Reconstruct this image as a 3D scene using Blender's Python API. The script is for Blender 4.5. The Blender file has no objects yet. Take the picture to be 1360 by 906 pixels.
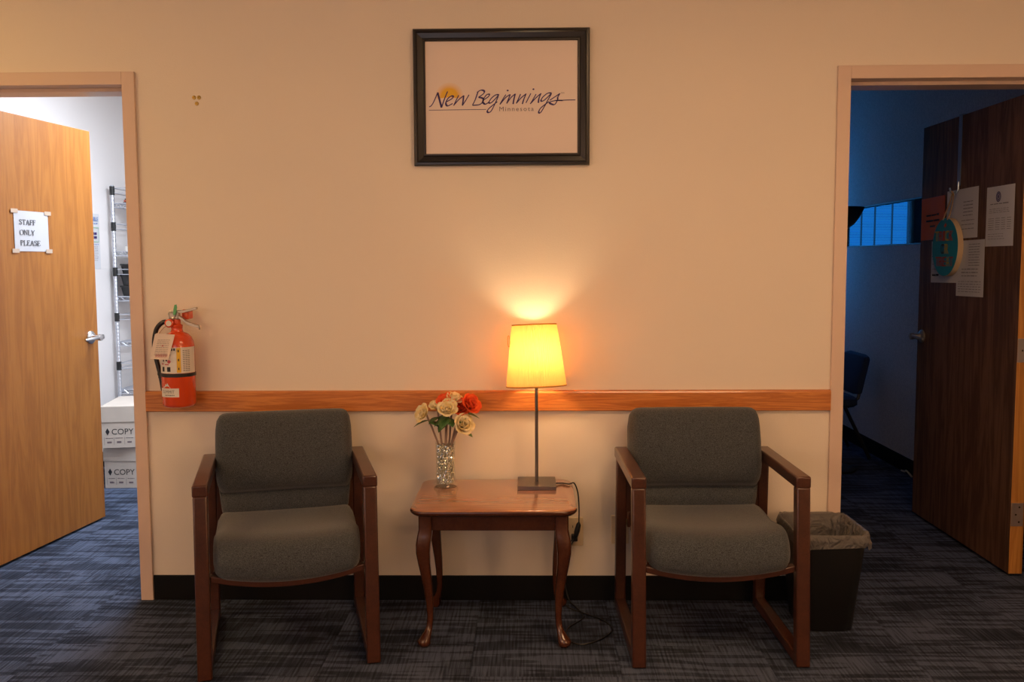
import bpy, bmesh, math, random
from mathutils import Matrix, Vector

random.seed(7)
S = bpy.context.scene
COL = S.collection
PI = math.pi

# ------------------------------------------------------------------ camera, world, exposure, lights
F_PX = 1246.4
cam_d = bpy.data.cameras.new('camera')
cam = bpy.data.objects.new('camera', cam_d)
COL.objects.link(cam)
cam_d.sensor_width = 36.0
cam_d.lens = F_PX / 1360.0 * 36.0
cam_d.clip_start = 0.05
YAW, PITCH, ROLL = 0.01866, 0.08403, -0.00472
cam.matrix_world = Matrix.Translation((0, -3.6616, 1.3494)) @ (
    Matrix.Rotation(YAW, 4, 'Z') @ Matrix.Rotation(PI / 2 - PITCH, 4, 'X') @ Matrix.Rotation(ROLL, 4, 'Z'))
S.camera = cam

w = bpy.data.worlds.new('world')
S.world = w
w.use_nodes = True
w.node_tree.nodes['Background'].inputs[0].default_value = (0.05, 0.09, 0.2, 1)
w.node_tree.nodes['Background'].inputs[1].default_value = 0.05

S.view_settings.view_transform = 'Standard'
S.view_settings.look = 'None'
S.view_settings.gamma = 1.0
S.view_settings.use_curve_mapping = False
S.view_settings.exposure = 0.0


def area(name, loc, size, power, col, rot=(0, 0, 0), spread=PI):
    l = bpy.data.lights.new(name, 'AREA')
    l.shape = 'RECTANGLE'
    l.size, l.size_y = size
    l.energy = power
    l.color = col
    l.spread = spread
    o = bpy.data.objects.new(name, l)
    COL.objects.link(o)
    o.location = loc
    o.rotation_euler = rot
    return o


# ceiling fixtures of the three rooms (their housings are built further down)
CEIL = 2.62
WARM = (1.0, 0.595, 0.31)
area('waiting_room_light', (-2.55, -1.1, CEIL - 0.07), (0.5, 0.5), 10, (1.0, 0.62, 0.20))
area('waiting_room_light.001', (0.9, -2.1, CEIL - 0.07), (1.15, 0.55), 27, WARM)
area('storage_light', (-1.58, 1.35, CEIL - 0.07), (0.6, 1.15), 69, (0.76, 0.87, 1.0))
GLOBE_STRENGTH = 17.0                   # warm fill globes added behind the camera to light the back wall
# bulb of the table lamp
BULB_STRENGTH = 84.0

# ------------------------------------------------------------------ materials
MATS = {}


def nmat(name):
    m = bpy.data.materials.new(name)
    m.use_nodes = True
    nt = m.node_tree
    b = nt.nodes['Principled BSDF']
    MATS[name] = m
    return m, nt, b


def nd(nt, t, **kw):
    n = nt.nodes.new(t)
    for k, v in kw.items():
        if k in n.inputs:
            n.inputs[k].default_value = v
        else:
            setattr(n, k, v)
    return n


def plain(name, col, rough=0.6, metal=0.0, bump=0.0, bscale=300, spec=0.5, coat=0.0, var=0.0):
    m, nt, b = nmat(name)
    b.inputs['Base Color'].default_value = (*col, 1)
    b.inputs['Roughness'].default_value = rough
    b.inputs['Metallic'].default_value = metal
    b.inputs['Specular IOR Level'].default_value = spec
    b.inputs['Coat Weight'].default_value = coat
    tc = nd(nt, 'ShaderNodeTexCoord')
    if bump or var:
        n = nd(nt, 'ShaderNodeTexNoise', Scale=bscale, Detail=3.0)
        nt.links.new(tc.outputs['Object'], n.inputs['Vector'])
        if bump:
            bp = nd(nt, 'ShaderNodeBump', Strength=bump, Distance=0.002)
            nt.links.new(n.outputs['Fac'], bp.inputs['Height'])
            nt.links.new(bp.outputs['Normal'], b.inputs['Normal'])
        if var:
            r = nd(nt, 'ShaderNodeValToRGB')
            r.color_ramp.elements[0].position = 0.35
            r.color_ramp.elements[1].position = 0.65
            r.color_ramp.elements[0].color = (*[c * (1 - var) for c in col], 1)
            r.color_ramp.elements[1].color = (*[min(1, c * (1 + var)) for c in col], 1)
            nt.links.new(n.outputs['Fac'], r.inputs['Fac'])
            nt.links.new(r.outputs['Color'], b.inputs['Base Color'])
    return m


def wood(name, dark, light, stretch, scale=6.0, rough=0.35, coat=0.0, rings=True, spec=0.5, contrast=(0.3, 0.7)):
    """grain along the axis with the small stretch factor"""
    m, nt, b = nmat(name)
    tc = nd(nt, 'ShaderNodeTexCoord')
    mp = nd(nt, 'ShaderNodeMapping')
    mp.inputs['Scale'].default_value = stretch
    nt.links.new(tc.outputs['Object'], mp.inputs['Vector'])
    n1 = nd(nt, 'ShaderNodeTexNoise', Scale=scale, Detail=4.0, Roughness=0.6, Distortion=0.6)
    nt.links.new(mp.outputs['Vector'], n1.inputs['Vector'])
    n2 = nd(nt, 'ShaderNodeTexNoise', Scale=scale * 9, Detail=5.0, Roughness=0.7)
    nt.links.new(mp.outputs['Vector'], n2.inputs['Vector'])
    f = n1.outputs['Fac']
    if rings:
        mu = nd(nt, 'ShaderNodeMath', operation='MULTIPLY')
        mu.inputs[1].default_value = 9.0
        nt.links.new(f, mu.inputs[0])
        fr = nd(nt, 'ShaderNodeMath', operation='PINGPONG')
        fr.inputs[1].default_value = 1.0
        nt.links.new(mu.outputs[0], fr.inputs[0])
        f = fr.outputs[0]
    mx = nd(nt, 'ShaderNodeMix', data_type='FLOAT')
    mx.inputs[0].default_value = 0.5
    nt.links.new(f, mx.inputs[2])
    nt.links.new(n2.outputs['Fac'], mx.inputs[3])
    r = nd(nt, 'ShaderNodeValToRGB')
    r.color_ramp.elements[0].position, r.color_ramp.elements[1].position = contrast
    r.color_ramp.elements[0].color = (*dark, 1)
    r.color_ramp.elements[1].color = (*light, 1)
    nt.links.new(mx.outputs[0], r.inputs['Fac'])
    nt.links.new(r.outputs['Color'], b.inputs['Base Color'])
    b.inputs['Roughness'].default_value = rough
    b.inputs['Coat Weight'].default_value = coat
    b.inputs['Coat Roughness'].default_value = 0.08
    b.inputs['Specular IOR Level'].default_value = spec
    bp = nd(nt, 'ShaderNodeBump', Strength=0.06 if coat < 0.7 else 0.004, Distance=0.001)
    nt.links.new(n2.outputs['Fac'], bp.inputs['Height'])
    nt.links.new(bp.outputs['Normal'], b.inputs['Normal'])
    return m


def emis(name, col, strength):
    m, nt, b = nmat(name)
    b.inputs['Base Color'].default_value = (0.8, 0.8, 0.8, 1)
    b.inputs['Emission Color'].default_value = (*col, 1)
    b.inputs['Emission Strength'].default_value = strength
    return m


M_WALL = plain('wall_paint', (0.80, 0.71, 0.60), 0.55, bump=0.25, bscale=160, spec=0.3)
M_WHITE_WALL = plain('white_wall_paint', (0.84, 0.79, 0.77), 0.6, bump=0.2, bscale=160, spec=0.3)
M_OFFICE_WALL = plain('office_wall_paint', (0.62, 0.60, 0.60), 0.8, bump=0.6, bscale=120, spec=0.2, var=0.12)
M_CEIL = plain('ceiling_tile', (0.78, 0.74, 0.68), 0.9, bump=0.4, bscale=200)
M_TRIM = plain('taupe_enamel', (0.70, 0.53, 0.43), 0.35, bump=0.05, bscale=60, spec=0.4)
M_RUBBER = plain('black_rubber', (0.005, 0.005, 0.005), 0.5, spec=0.2)
M_RAIL = wood('rail_wood', (0.42, 0.12, 0.025), (0.70, 0.27, 0.065), (0.5, 9, 9), 5.0, 0.28, 0.3, contrast=(0.15, 0.85))
M_OAK = wood('honey_oak', (0.25, 0.082, 0.012), (0.37, 0.140, 0.024), (7, 7, 0.55), 2.2, 0.42, 0.0, spec=0.35, contrast=(0.1, 0.9))
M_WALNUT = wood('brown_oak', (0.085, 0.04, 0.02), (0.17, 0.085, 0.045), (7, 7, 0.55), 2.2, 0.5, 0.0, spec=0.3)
M_OAK_EDGE = wood('oak_edge', (0.42, 0.17, 0.03), (0.55, 0.25, 0.05), (9, 9, 0.4), 3, 0.5)
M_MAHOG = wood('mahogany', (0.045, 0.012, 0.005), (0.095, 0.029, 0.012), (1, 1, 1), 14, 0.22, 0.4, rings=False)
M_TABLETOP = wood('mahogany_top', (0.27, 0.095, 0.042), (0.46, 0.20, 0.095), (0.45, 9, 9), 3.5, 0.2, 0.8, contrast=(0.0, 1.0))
M_CHERRY = wood('dark_cherry', (0.036, 0.011, 0.006), (0.088, 0.028, 0.014), (3, 3, 3), 5, 0.3, 0.25, rings=False)
M_BLACK_FRAME = plain('black_lacquer', (0.014, 0.011, 0.010), 0.28, spec=0.5)
M_PAPER = plain('paper', (0.66, 0.66, 0.68), 0.7)
M_SIGN_PAPER = plain('sign_paper', (0.46, 0.46, 0.49), 0.7)
M_POSTER = plain('poster_paper', (0.83, 0.70, 0.62), 0.35, spec=0.4)
M_INK = plain('ink', (0.02, 0.02, 0.025), 0.7)
M_SOFT_INK = plain('soft_ink', (0.075, 0.075, 0.085), 0.7)
M_GREY_INK = plain('grey_ink', (0.20, 0.20, 0.21), 0.7)
M_PURPLE = plain('purple_ink', (0.050, 0.028, 0.15), 0.6)
M_MIST_INK = plain('mauve_grey_ink', (0.20, 0.15, 0.16), 0.6)
M_TAPE = plain('clear_tape', (0.48, 0.36, 0.27), 0.25)
M_CHROME = plain('satin_chrome', (0.62, 0.62, 0.63), 0.28, 1.0)
M_CAST = plain('cast_nickel', (0.42, 0.39, 0.36), 0.42, 0.8)
M_SHELF = plain('chrome_wire', (0.60, 0.62, 0.68), 0.3, 0.85)
M_STEEL = plain('brushed_steel', (0.17, 0.15, 0.145), 0.36, 0.9)
M_DARKMETAL = plain('dark_hardware', (0.10, 0.09, 0.08), 0.3, 0.9)
M_BRASS = plain('brass', (0.45, 0.30, 0.08), 0.35, 1.0)
M_BLACK = plain('black_plastic', (0.012, 0.012, 0.013), 0.4)
M_BIN = plain('black_bin_plastic', (0.008, 0.0078, 0.0078), 0.45, bump=0.1, bscale=400)
M_IVORY = plain('ivory_plastic', (0.72, 0.58, 0.38), 0.35)
M_RED = plain('extinguisher_red', (0.72, 0.075, 0.014), 0.22, coat=0.6)
M_WHITE_LABEL = plain('label_white', (0.74, 0.70, 0.64), 0.4)
M_YELLOW = plain('label_yellow', (0.80, 0.48, 0.03), 0.4)
M_GREEN = plain('green_tag', (0.10, 0.42, 0.16), 0.4)
M_TAG = plain('tag_card', (0.80, 0.68, 0.58), 0.6)
M_ORANGE_PAPER = plain('orange_paper', (0.62, 0.12, 0.03), 0.25)
M_TEAL = plain('teal_paint', (0.02, 0.30, 0.40), 0.6)
M_DISC_EDGE = plain('pale_wood_edge', (0.70, 0.52, 0.32), 0.6)
M_LETTER_RED = plain('letter_red', (0.50, 0.08, 0.04), 0.6)
M_LETTER_YELLOW = plain('letter_yellow', (0.60, 0.42, 0.05), 0.6)
M_LETTER_BLACK = plain('letter_black', (0.02, 0.02, 0.02), 0.6)
M_TWINE = plain('twine', (0.42, 0.27, 0.15), 0.9)
M_HANGER = plain('blue_grey_metal', (0.30, 0.38, 0.50), 0.3, 0.7)  # blue reflection on the metal put into its base colour
M_CARTON = plain('carton_white', (0.60, 0.52, 0.45), 0.75, var=0.03, bscale=12)
M_BLUE_FABRIC = plain('navy_fabric', (0.02, 0.04, 0.10), 0.9)
M_STEM = plain('stem_brown', (0.30, 0.20, 0.15), 0.6)
M_LEAF = plain('leaf_green', (0.05, 0.13, 0.03), 0.5)
M_BLUE_PRINT = plain('blue_print', (0.05, 0.17, 0.5), 0.6)
M_GREEN_PRINT = plain('green_print', (0.25, 0.5, 0.3), 0.6)
M_RED_PRINT = plain('red_print', (0.5, 0.08, 0.1), 0.6)
M_LOUVER = plain('blind_slat', (0.05, 0.12, 0.25), 0.6)


def mk_fabric():
    m, nt, b = nmat('chair_fabric')
    tc = nd(nt, 'ShaderNodeTexCoord')
    n = nd(nt, 'ShaderNodeTexNoise', Scale=400.0, Detail=2.0)
    nt.links.new(tc.outputs['Object'], n.inputs['Vector'])
    r = nd(nt, 'ShaderNodeValToRGB')
    r.color_ramp.elements[0].position, r.color_ramp.elements[1].position = 0.38, 0.62
    r.color_ramp.elements[0].color = (0.032, 0.037, 0.042, 1)
    r.color_ramp.elements[1].color = (0.088, 0.098, 0.106, 1)
    nt.links.new(n.outputs['Fac'], r.inputs['Fac'])
    nt.links.new(r.outputs['Color'], b.inputs['Base Color'])
    b.inputs['Roughness'].default_value = 0.95
    b.inputs['Specular IOR Level'].default_value = 0.1
    b.inputs['Sheen Weight'].default_value = 0.25
    bp = nd(nt, 'ShaderNodeBump', Strength=0.4, Distance=0.002)
    nt.links.new(n.outputs['Fac'], bp.inputs['Height'])
    nt.links.new(bp.outputs['Normal'], b.inputs['Normal'])
    return m


M_FABRIC = mk_fabric()


def mk_carpet():
    m, nt, b = nmat('carpet_tile_pile')
    L = nt.links.new
    tc = nd(nt, 'ShaderNodeTexCoord')
    oi = nd(nt, 'ShaderNodeObjectInfo')
    mul = nd(nt, 'ShaderNodeMath', operation='MULTIPLY')
    mul.inputs[1].default_value = 37.0
    L(oi.outputs['Random'], mul.inputs[0])
    add = nd(nt, 'ShaderNodeVectorMath', operation='ADD')
    L(tc.outputs['Object'], add.inputs[0])
    L(mul.outputs[0], add.inputs[1])

    def noise(sc, scale, detail):
        mp = nd(nt, 'ShaderNodeMapping')
        mp.inputs['Scale'].default_value = sc
        L(add.outputs[0], mp.inputs['Vector'])
        n = nd(nt, 'ShaderNodeTexNoise', Scale=scale, Detail=detail)
        L(mp.outputs['Vector'], n.inputs['Vector'])
        return n.outputs['Fac']

    def ramp(f, a, c, v0, v1):
        r = nd(nt, 'ShaderNodeMapRange')
        r.inputs[1].default_value, r.inputs[2].default_value = a, c
        r.inputs[3].default_value, r.inputs[4].default_value = v0, v1
        L(f, r.inputs[0])
        return r.outputs[0]
    bands = ramp(noise((3.6, 36, 1), 1.0, 0.5), 0.455, 0.53, 0.42, 1.0)
    blocks = ramp(noise((3.0, 5, 1), 1.0, 0.0), 0.42, 0.58, 0.62, 1.15)
    sx = nd(nt, 'ShaderNodeSeparateXYZ')
    L(tc.outputs['Object'], sx.inputs[0])
    sn = nd(nt, 'ShaderNodeMath', operation='MULTIPLY')
    sn.inputs[1].default_value = 2 * PI / 0.0135
    L(sx.outputs[0], sn.inputs[0])
    si = nd(nt, 'ShaderNodeMath', operation='SINE')
    L(sn.outputs[0], si.inputs[0])
    lines = ramp(si.outputs[0], -1.0, 1.0, 0.80, 1.12)
    fibre = ramp(noise((150, 7, 1), 1.0, 1.0), 0.36, 0.64, 0.55, 1.25)
    speck = ramp(noise((420, 260, 1), 1.0, 1.0), 0.3, 0.7, 0.8, 1.2)
    v = bands
    for q in (blocks, lines, fibre, speck):
        k = nd(nt, 'ShaderNodeMath', operation='MULTIPLY')
        L(v, k.inputs[0])
        L(q, k.inputs[1])
        v = k.outputs[0]
    mx = nd(nt, 'ShaderNodeMix', data_type='RGBA')
    mx.inputs[6].default_value = (0.008, 0.009, 0.013, 1)
    mx.inputs[7].default_value = (0.088, 0.110, 0.172, 1)
    L(v, mx.inputs[0])
    L(mx.outputs[2], b.inputs['Base Color'])
    b.inputs['Roughness'].default_value = 1.0
    b.inputs['Specular IOR Level'].default_value = 0.05
    bp = nd(nt, 'ShaderNodeBump', Strength=0.5, Distance=0.003)
    L(v, bp.inputs['Height'])
    L(bp.outputs['Normal'], b.inputs['Normal'])
    return m


M_CARPET = mk_carpet()


def mk_shade():
    m, nt, b = nmat('shade_fabric')
    nt.nodes.remove(b)
    out = nt.nodes['Material Output']
    d = nd(nt, 'ShaderNodeBsdfDiffuse')
    d.inputs[0].default_value = (0.88, 0.68, 0.30, 1)
    t = nd(nt, 'ShaderNodeBsdfTranslucent')
    t.inputs[0].default_value = (0.95, 0.42, 0.11, 1)
    mx = nd(nt, 'ShaderNodeMixShader')
    mx.inputs[0].default_value = 0.40
    nt.links.new(d.outputs[0], mx.inputs[1])
    nt.links.new(t.outputs[0], mx.inputs[2])
    nt.links.new(mx.outputs[0], out.inputs[0])
    return m


M_SHADE = mk_shade()
M_SHADE_TRIM = plain('shade_piping', (0.55, 0.30, 0.05), 0.8)


def mk_glass(name, tint=(1, 1, 1), base=0.04, rough=0.02, top=0.55):
    m, nt, b = nmat(name)
    nt.nodes.remove(b)
    out = nt.nodes['Material Output']
    tr = nd(nt, 'ShaderNodeBsdfTransparent')
    tr.inputs[0].default_value = (*tint, 1)
    gl = nd(nt, 'ShaderNodeBsdfGlossy')
    gl.inputs['Roughness'].default_value = rough
    lw = nd(nt, 'ShaderNodeLayerWeight')
    lw.inputs[0].default_value = 0.25
    fr = nd(nt, 'ShaderNodeMapRange')
    fr.inputs[3].default_value, fr.inputs[4].default_value = base, top
    nt.links.new(lw.outputs['Facing'], fr.inputs[0])
    mx = nd(nt, 'ShaderNodeMixShader')
    nt.links.new(fr.outputs[0], mx.inputs[0])
    nt.links.new(tr.outputs[0], mx.inputs[1])
    nt.links.new(gl.outputs[0], mx.inputs[2])
    nt.links.new(mx.outputs[0], out.inputs[0])
    return m


M_GLASS = mk_glass('clear_glass', (0.97, 0.98, 0.97), 0.04, 0.02, 0.30)
M_PANE = mk_glass('window_glass', (0.9, 0.95, 1.0), 0.02, 0.02, 0.06)


def mk_petal(name, c_in, c_out):
    m, nt, b = nmat(name)
    tc = nd(nt, 'ShaderNodeTexCoord')
    n = nd(nt, 'ShaderNodeTexNoise', Scale=45.0, Detail=2.0)
    nt.links.new(tc.outputs['Object'], n.inputs['Vector'])
    r = nd(nt, 'ShaderNodeValToRGB')
    r.color_ramp.elements[0].position, r.color_ramp.elements[1].position = 0.35, 0.65
    r.color_ramp.elements[0].color = (*c_in, 1)
    r.color_ramp.elements[1].color = (*c_out, 1)
    nt.links.new(n.outputs['Fac'], r.inputs['Fac'])
    nt.links.new(r.outputs['Color'], b.inputs['Base Color'])
    b.inputs['Roughness'].default_value = 0.75
    b.inputs['Subsurface Weight'].default_value = 0.0
    return m


M_CREAM = mk_petal('cream_petal', (0.78, 0.60, 0.24), (0.86, 0.76, 0.52))
M_ORANGE = mk_petal('orange_petal', (0.70, 0.05, 0.008), (0.85, 0.13, 0.02))


def mk_bag():
    m, nt, b = nmat('bag_film')
    nt.nodes.remove(b)
    out = nt.nodes['Material Output']
    tr = nd(nt, 'ShaderNodeBsdfTransparent')
    tr.inputs[0].default_value = (0.8, 0.78, 0.75, 1)
    d = nd(nt, 'ShaderNodeBsdfPrincipled')
    d.inputs['Base Color'].default_value = (0.34, 0.32, 0.31, 1)
    d.inputs['Roughness'].default_value = 0.32
    tc = nd(nt, 'ShaderNodeTexCoord')
    n = nd(nt, 'ShaderNodeTexNoise', Scale=16.0, Detail=4.0, Distortion=2.5)
    nt.links.new(tc.outputs['Object'], n.inputs['Vector'])
    bp = nd(nt, 'ShaderNodeBump', Strength=1.0, Distance=0.04)
    nt.links.new(n.outputs['Fac'], bp.inputs['Height'])
    nt.links.new(bp.outputs['Normal'], d.inputs['Normal'])
    mx = nd(nt, 'ShaderNodeMixShader')
    mx.inputs[0].default_value = 0.5
    nt.links.new(tr.outputs[0], mx.inputs[1])
    nt.links.new(d.outputs[0], mx.inputs[2])
    nt.links.new(mx.outputs[0], out.inputs[0])
    return m


M_BAG = mk_bag()


def mk_bead():
    m, nt, b = nmat('gel_bead')
    tc = nd(nt, 'ShaderNodeTexCoord')
    n = nd(nt, 'ShaderNodeTexNoise', Scale=60.0, Detail=1.0)
    nt.links.new(tc.outputs['Object'], n.inputs['Vector'])
    r = nd(nt, 'ShaderNodeValToRGB')
    r.color_ramp.elements[0].position, r.color_ramp.elements[1].position = 0.42, 0.60
    r.color_ramp.elements[0].color = (0.70, 0.69, 0.60, 1)
    r.color_ramp.elements[1].color = (0.92, 0.90, 0.80, 1)
    nt.links.new(n.outputs['Fac'], r.inputs['Fac'])
    nt.links.new(r.outputs['Color'], b.inputs['Base Color'])
    b.inputs['Roughness'].default_value = 0.12
    b.inputs['Metallic'].default_value = 0.65
    b.inputs['Specular IOR Level'].default_value = 0.9
    b.inputs['Coat Weight'].default_value = 1.0
    return m


M_BEAD = mk_bead()


def mk_sun():
    m, nt, b = nmat('printed_sun')
    tc = nd(nt, 'ShaderNodeTexCoord')
    ln = nd(nt, 'ShaderNodeVectorMath', operation='LENGTH')
    nt.links.new(tc.outputs['Object'], ln.inputs[0])
    r = nd(nt, 'ShaderNodeValToRGB')
    e = r.color_ramp.elements
    e[0].position, e[1].position = 0.0, 1.0
    e[0].color = (0.85, 0.50, 0.01, 1)
    e[1].color = (0.83, 0.70, 0.62, 1)
    x = e.new(0.55)
    x.color = (0.84, 0.47, 0.03, 1)
    x = e.new(0.72)
    x.color = (0.82, 0.55, 0.30, 1)
    mr = nd(nt, 'ShaderNodeMapRange')
    mr.inputs[1].default_value, mr.inputs[2].default_value = 0.0, 0.058
    nt.links.new(ln.outputs['Value'], mr.inputs[0])
    nt.links.new(mr.outputs[0], r.inputs['Fac'])
    nt.links.new(r.outputs['Color'], b.inputs['Base Color'])
    b.inputs['Roughness'].default_value = 0.35
    return m


M_SUN = mk_sun()
M_BULB = emis('bulb_glow', (1.0, 0.70, 0.40), BULB_STRENGTH)
M_PANEL_WARM = emis('warm_diffuser', (1.0, 0.60, 0.27), 2.0)
M_FILL_GLOBE = emis('globe_glow', WARM, GLOBE_STRENGTH)
M_PANEL_COOL = emis('cool_diffuser', (0.86, 0.91, 1.0), 6.0)
M_DUSK = emis('dusk_sky_pane', (0.05, 0.36, 1.0), 1.7)
M_DUSK_FAR = emis('dusk_sky_pane_far', (0.004, 0.21, 0.75), 0.75)
M_DAY = emis('grey_daylight_pane', (0.72, 0.79, 1.0), 1.5)


# ------------------------------------------------------------------ mesh helpers
class MB:
    def __init__(s):
        s.v, s.f, s.mi, s.cur = [], [], [], 0

    def add(s, vs, fs, tf=None):
        o = len(s.v)
        s.v.extend([tuple(tf(p)) for p in vs] if tf else [tuple(p) for p in vs])
        for q in fs:
            s.f.append([i + o for i in q])
            s.mi.append(s.cur)
        return s

    def box(s, x0, x1, y0, y1, z0, z1, tf=None):
        vs = [(x, y, z) for z in (z0, z1) for y in (y0, y1) for x in (x0, x1)]
        fs = [(0, 2, 3, 1), (4, 5, 7, 6), (0, 1, 5, 4), (2, 6, 7, 3), (0, 4, 6, 2), (1, 3, 7, 5)]
        return s.add(vs, fs, tf)

    def loft(s, rings, closed=False, cap=True, tf=None):
        n = len(rings[0])
        vs = [p for r in rings for p in r]
        fs = []
        m = len(rings)
        for i in range(m if closed else m - 1):
            a, b = i * n, ((i + 1) % m) * n
            for j in range(n):
                k = (j + 1) % n
                fs.append((a + j, a + k, b + k, b + j))
        if cap and not closed:
            fs.append(tuple(reversed(range(n))))
            fs.append(tuple(range((m - 1) * n, m * n)))
        return s.add(vs, fs, tf)

    def lathe(s, prof, n=32, c=(0, 0), cap=True, tf=None, mod=None):
        rings = []
        for r, z in prof:
            rings.append([(c[0] + (r * (mod(j, r, z) if mod else 1)) * math.cos(2 * PI * j / n),
                           c[1] + (r * (mod(j, r, z) if mod else 1)) * math.sin(2 * PI * j / n), z) for j in range(n)])
        return s.loft(rings, cap=cap, tf=tf)

    def tube(s, path, r, n=8, cap=True, tf=None):
        path = [Vector(p) for p in path]
        rs = r if isinstance(r, (list, tuple)) else [r] * len(path)
        rings = []
        t0 = (path[1] - path[0]).normalized()
        up = Vector((0, 0, 1)) if abs(t0.z) < 0.9 else Vector((1, 0, 0))
        u = t0.cross(up).normalized()
        for i, p in enumerate(path):
            t = (path[min(i + 1, len(path) - 1)] - path[max(i - 1, 0)]).normalized()
            u = (u - t * u.dot(t)).normalized()
            v = t.cross(u)
            rings.append([tuple(p + (u * math.cos(2 * PI * j / n) + v * math.sin(2 * PI * j / n)) * rs[i]) for j in range(n)])
        return s.loft(rings, cap=cap, tf=tf)

    def prism(s, poly, h0, h1, tf=None):
        """poly in xy, extruded in z"""
        n = len(poly)
        vs = [(x, y, h0) for x, y in poly] + [(x, y, h1) for x, y in poly]
        fs = [tuple(reversed(range(n))), tuple(range(n, 2 * n))]
        for j in range(n):
            k = (j + 1) % n
            fs.append((j, k, n + k, n + j))
        return s.add(vs, fs, tf)

    def build(s, name, mats, parent=None, smooth=False, bevel=0.0, seg=2, angle=40):
        me = bpy.data.meshes.new(name)
        me.from_pydata(s.v, [], s.f)
        if not isinstance(mats, (list, tuple)):
            mats = [mats]
        for m in mats:
            me.materials.append(m)
        for p, i in zip(me.polygons, s.mi):
            p.material_index = i
        bm = bmesh.new()
        bm.from_mesh(me)
        bmesh.ops.recalc_face_normals(bm, faces=bm.faces)
        bm.to_mesh(me)
        bm.free()
        if smooth:
            me.shade_smooth()
            try:
                me.set_sharp_from_angle(angle=math.radians(angle))
            except Exception:
                pass
        o = bpy.data.objects.new(name, me)
        COL.objects.link(o)
        if parent:
            o.parent = parent
        if bevel:
            b = o.modifiers.new('bevel', 'BEVEL')
            b.width = bevel
            b.segments = seg
            b.limit_method = 'ANGLE'
            b.angle_limit = math.radians(35)
        return o


def tag(o, label=None, cat=None, group=None, kind=None):
    if label:
        o['label'] = label
    if cat:
        o['category'] = cat
    if group:
        o['group'] = group
    if kind:
        o['kind'] = kind
    return o


def thing(name, label, cat, loc=(0, 0, 0), rz=0.0, group=None):
    o = bpy.data.objects.new(name, None)
    o.empty_display_size = 0.05
    COL.objects.link(o)
    o.location = loc
    o.rotation_euler = (0, 0, rz)
    return tag(o, label, cat, group)


def struct(o, label=None):
    return tag(o, label, kind='structure')


def copy_tree(o, parent=None):
    c = o.copy()
    COL.objects.link(c)
    c.parent = parent
    for ch in list(o.children):
        copy_tree(ch, c)
    return c


def bx(name, mat, parent, x0, x1, y0, y1, z0, z1, bevel=0.0, seg=2):
    return MB().box(x0, x1, y0, y1, z0, z1).build(name, mat, parent, bevel=bevel, seg=seg, smooth=bevel > 0)


def rrect(w, d, r, n=6, cx=0, cy=0):
    p = []
    for sx, sy, a0 in ((1, 1, 0), (-1, 1, PI / 2), (-1, -1, PI), (1, -1, 1.5 * PI)):
        for i in range(n + 1):
            a = a0 + PI / 2 * i / n
            p.append((cx + sx * (w / 2 - r) + r * math.cos(a), cy + sy * (d / 2 - r) + r * math.sin(a)))
    return p


def smooth_path(pts, n=8):
    """Catmull-Rom"""
    P = [Vector(p) for p in pts]
    out = []
    for i in range(len(P) - 1):
        a, b, c, d = P[max(i - 1, 0)], P[i], P[i + 1], P[min(i + 2, len(P) - 1)]
        for k in range(n):
            t = k / n
            out.append(0.5 * ((2 * b) + (c - a) * t + (2 * a - 5 * b + 4 * c - d) * t * t + (3 * b - a - 3 * c + d) * t ** 3))
    out.append(P[-1])
    return out


def text_verts(s, size=1.0, spacing=1.0, bold=0.0):
    cu = bpy.data.curves.new('txt', 'FONT')
    cu.body = s
    cu.size = size
    cu.space_character = spacing
    cu.offset = bold
    cu.resolution_u = 3
    o = bpy.data.objects.new('txt', cu)
    COL.objects.link(o)
    dg = bpy.context.evaluated_depsgraph_get()
    me = o.evaluated_get(dg).to_mesh()
    vs = [tuple(v.co) for v in me.vertices]
    fs = [tuple(p.vertices) for p in me.polygons]
    o.evaluated_get(dg).to_mesh_clear()
    bpy.data.objects.remove(o)
    bpy.data.curves.remove(cu)
    return vs, fs


def text_fit(mb, s, x0, z0, width, height, tf, spacing=1.0, bold=0.0):
    """text filled into a box (x0..x0+width, baseline z0, cap height) then mapped by tf(x, z)"""
    vs, fs = text_verts(s, 1.0, spacing, bold)
    if not vs:
        return
    xs = [v[0] for v in vs]
    cap = 0.69
    k = width / (max(xs) - min(xs))
    kz = height / cap
    mb.add([tf(x0 + (v[0] - min(xs)) * k, z0 + v[1] * kz) for v in vs], fs)


def stroke(mb, pts, tf, nib=(1, 0), width=0.1, smooth=True, mn=0.35):
    """flat nib pen stroke"""
    P = smooth_path([(p[0], p[1], 0) for p in pts], 5) if smooth and len(pts) > 2 else [Vector((p[0], p[1], 0)) for p in pts]
    N = Vector((nib[0], nib[1], 0)).normalized()
    L, Rr = [], []
    for i, p in enumerate(P):
        t = (P[min(i + 1, len(P) - 1)] - P[max(i - 1, 0)]).normalized()
        n = Vector((-t.y, t.x, 0))
        d = N.dot(n)
        sgn = 1 if d >= 0 else -1
        wd = max(abs(d), mn) * width / 2
        L.append(p + n * wd)
        Rr.append(p - n * wd)
    vs = [tf(q.x, q.y) for q in L + Rr]
    m = len(P)
    mb.add(vs, [(i, i + 1, m + i + 1, m + i) for i in range(m - 1)])


# ------------------------------------------------------------------ the setting
WT = 0.22                               # wall thickness
LX0, LX1 = -2.40, -1.565                # left door opening
RX0, RX1 = 1.222, 2.118                 # right door opening
HEAD = 2.036
OFX = 2.396                             # side wall of the dark office
STX = -2.85                             # side wall of the storage room

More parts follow.
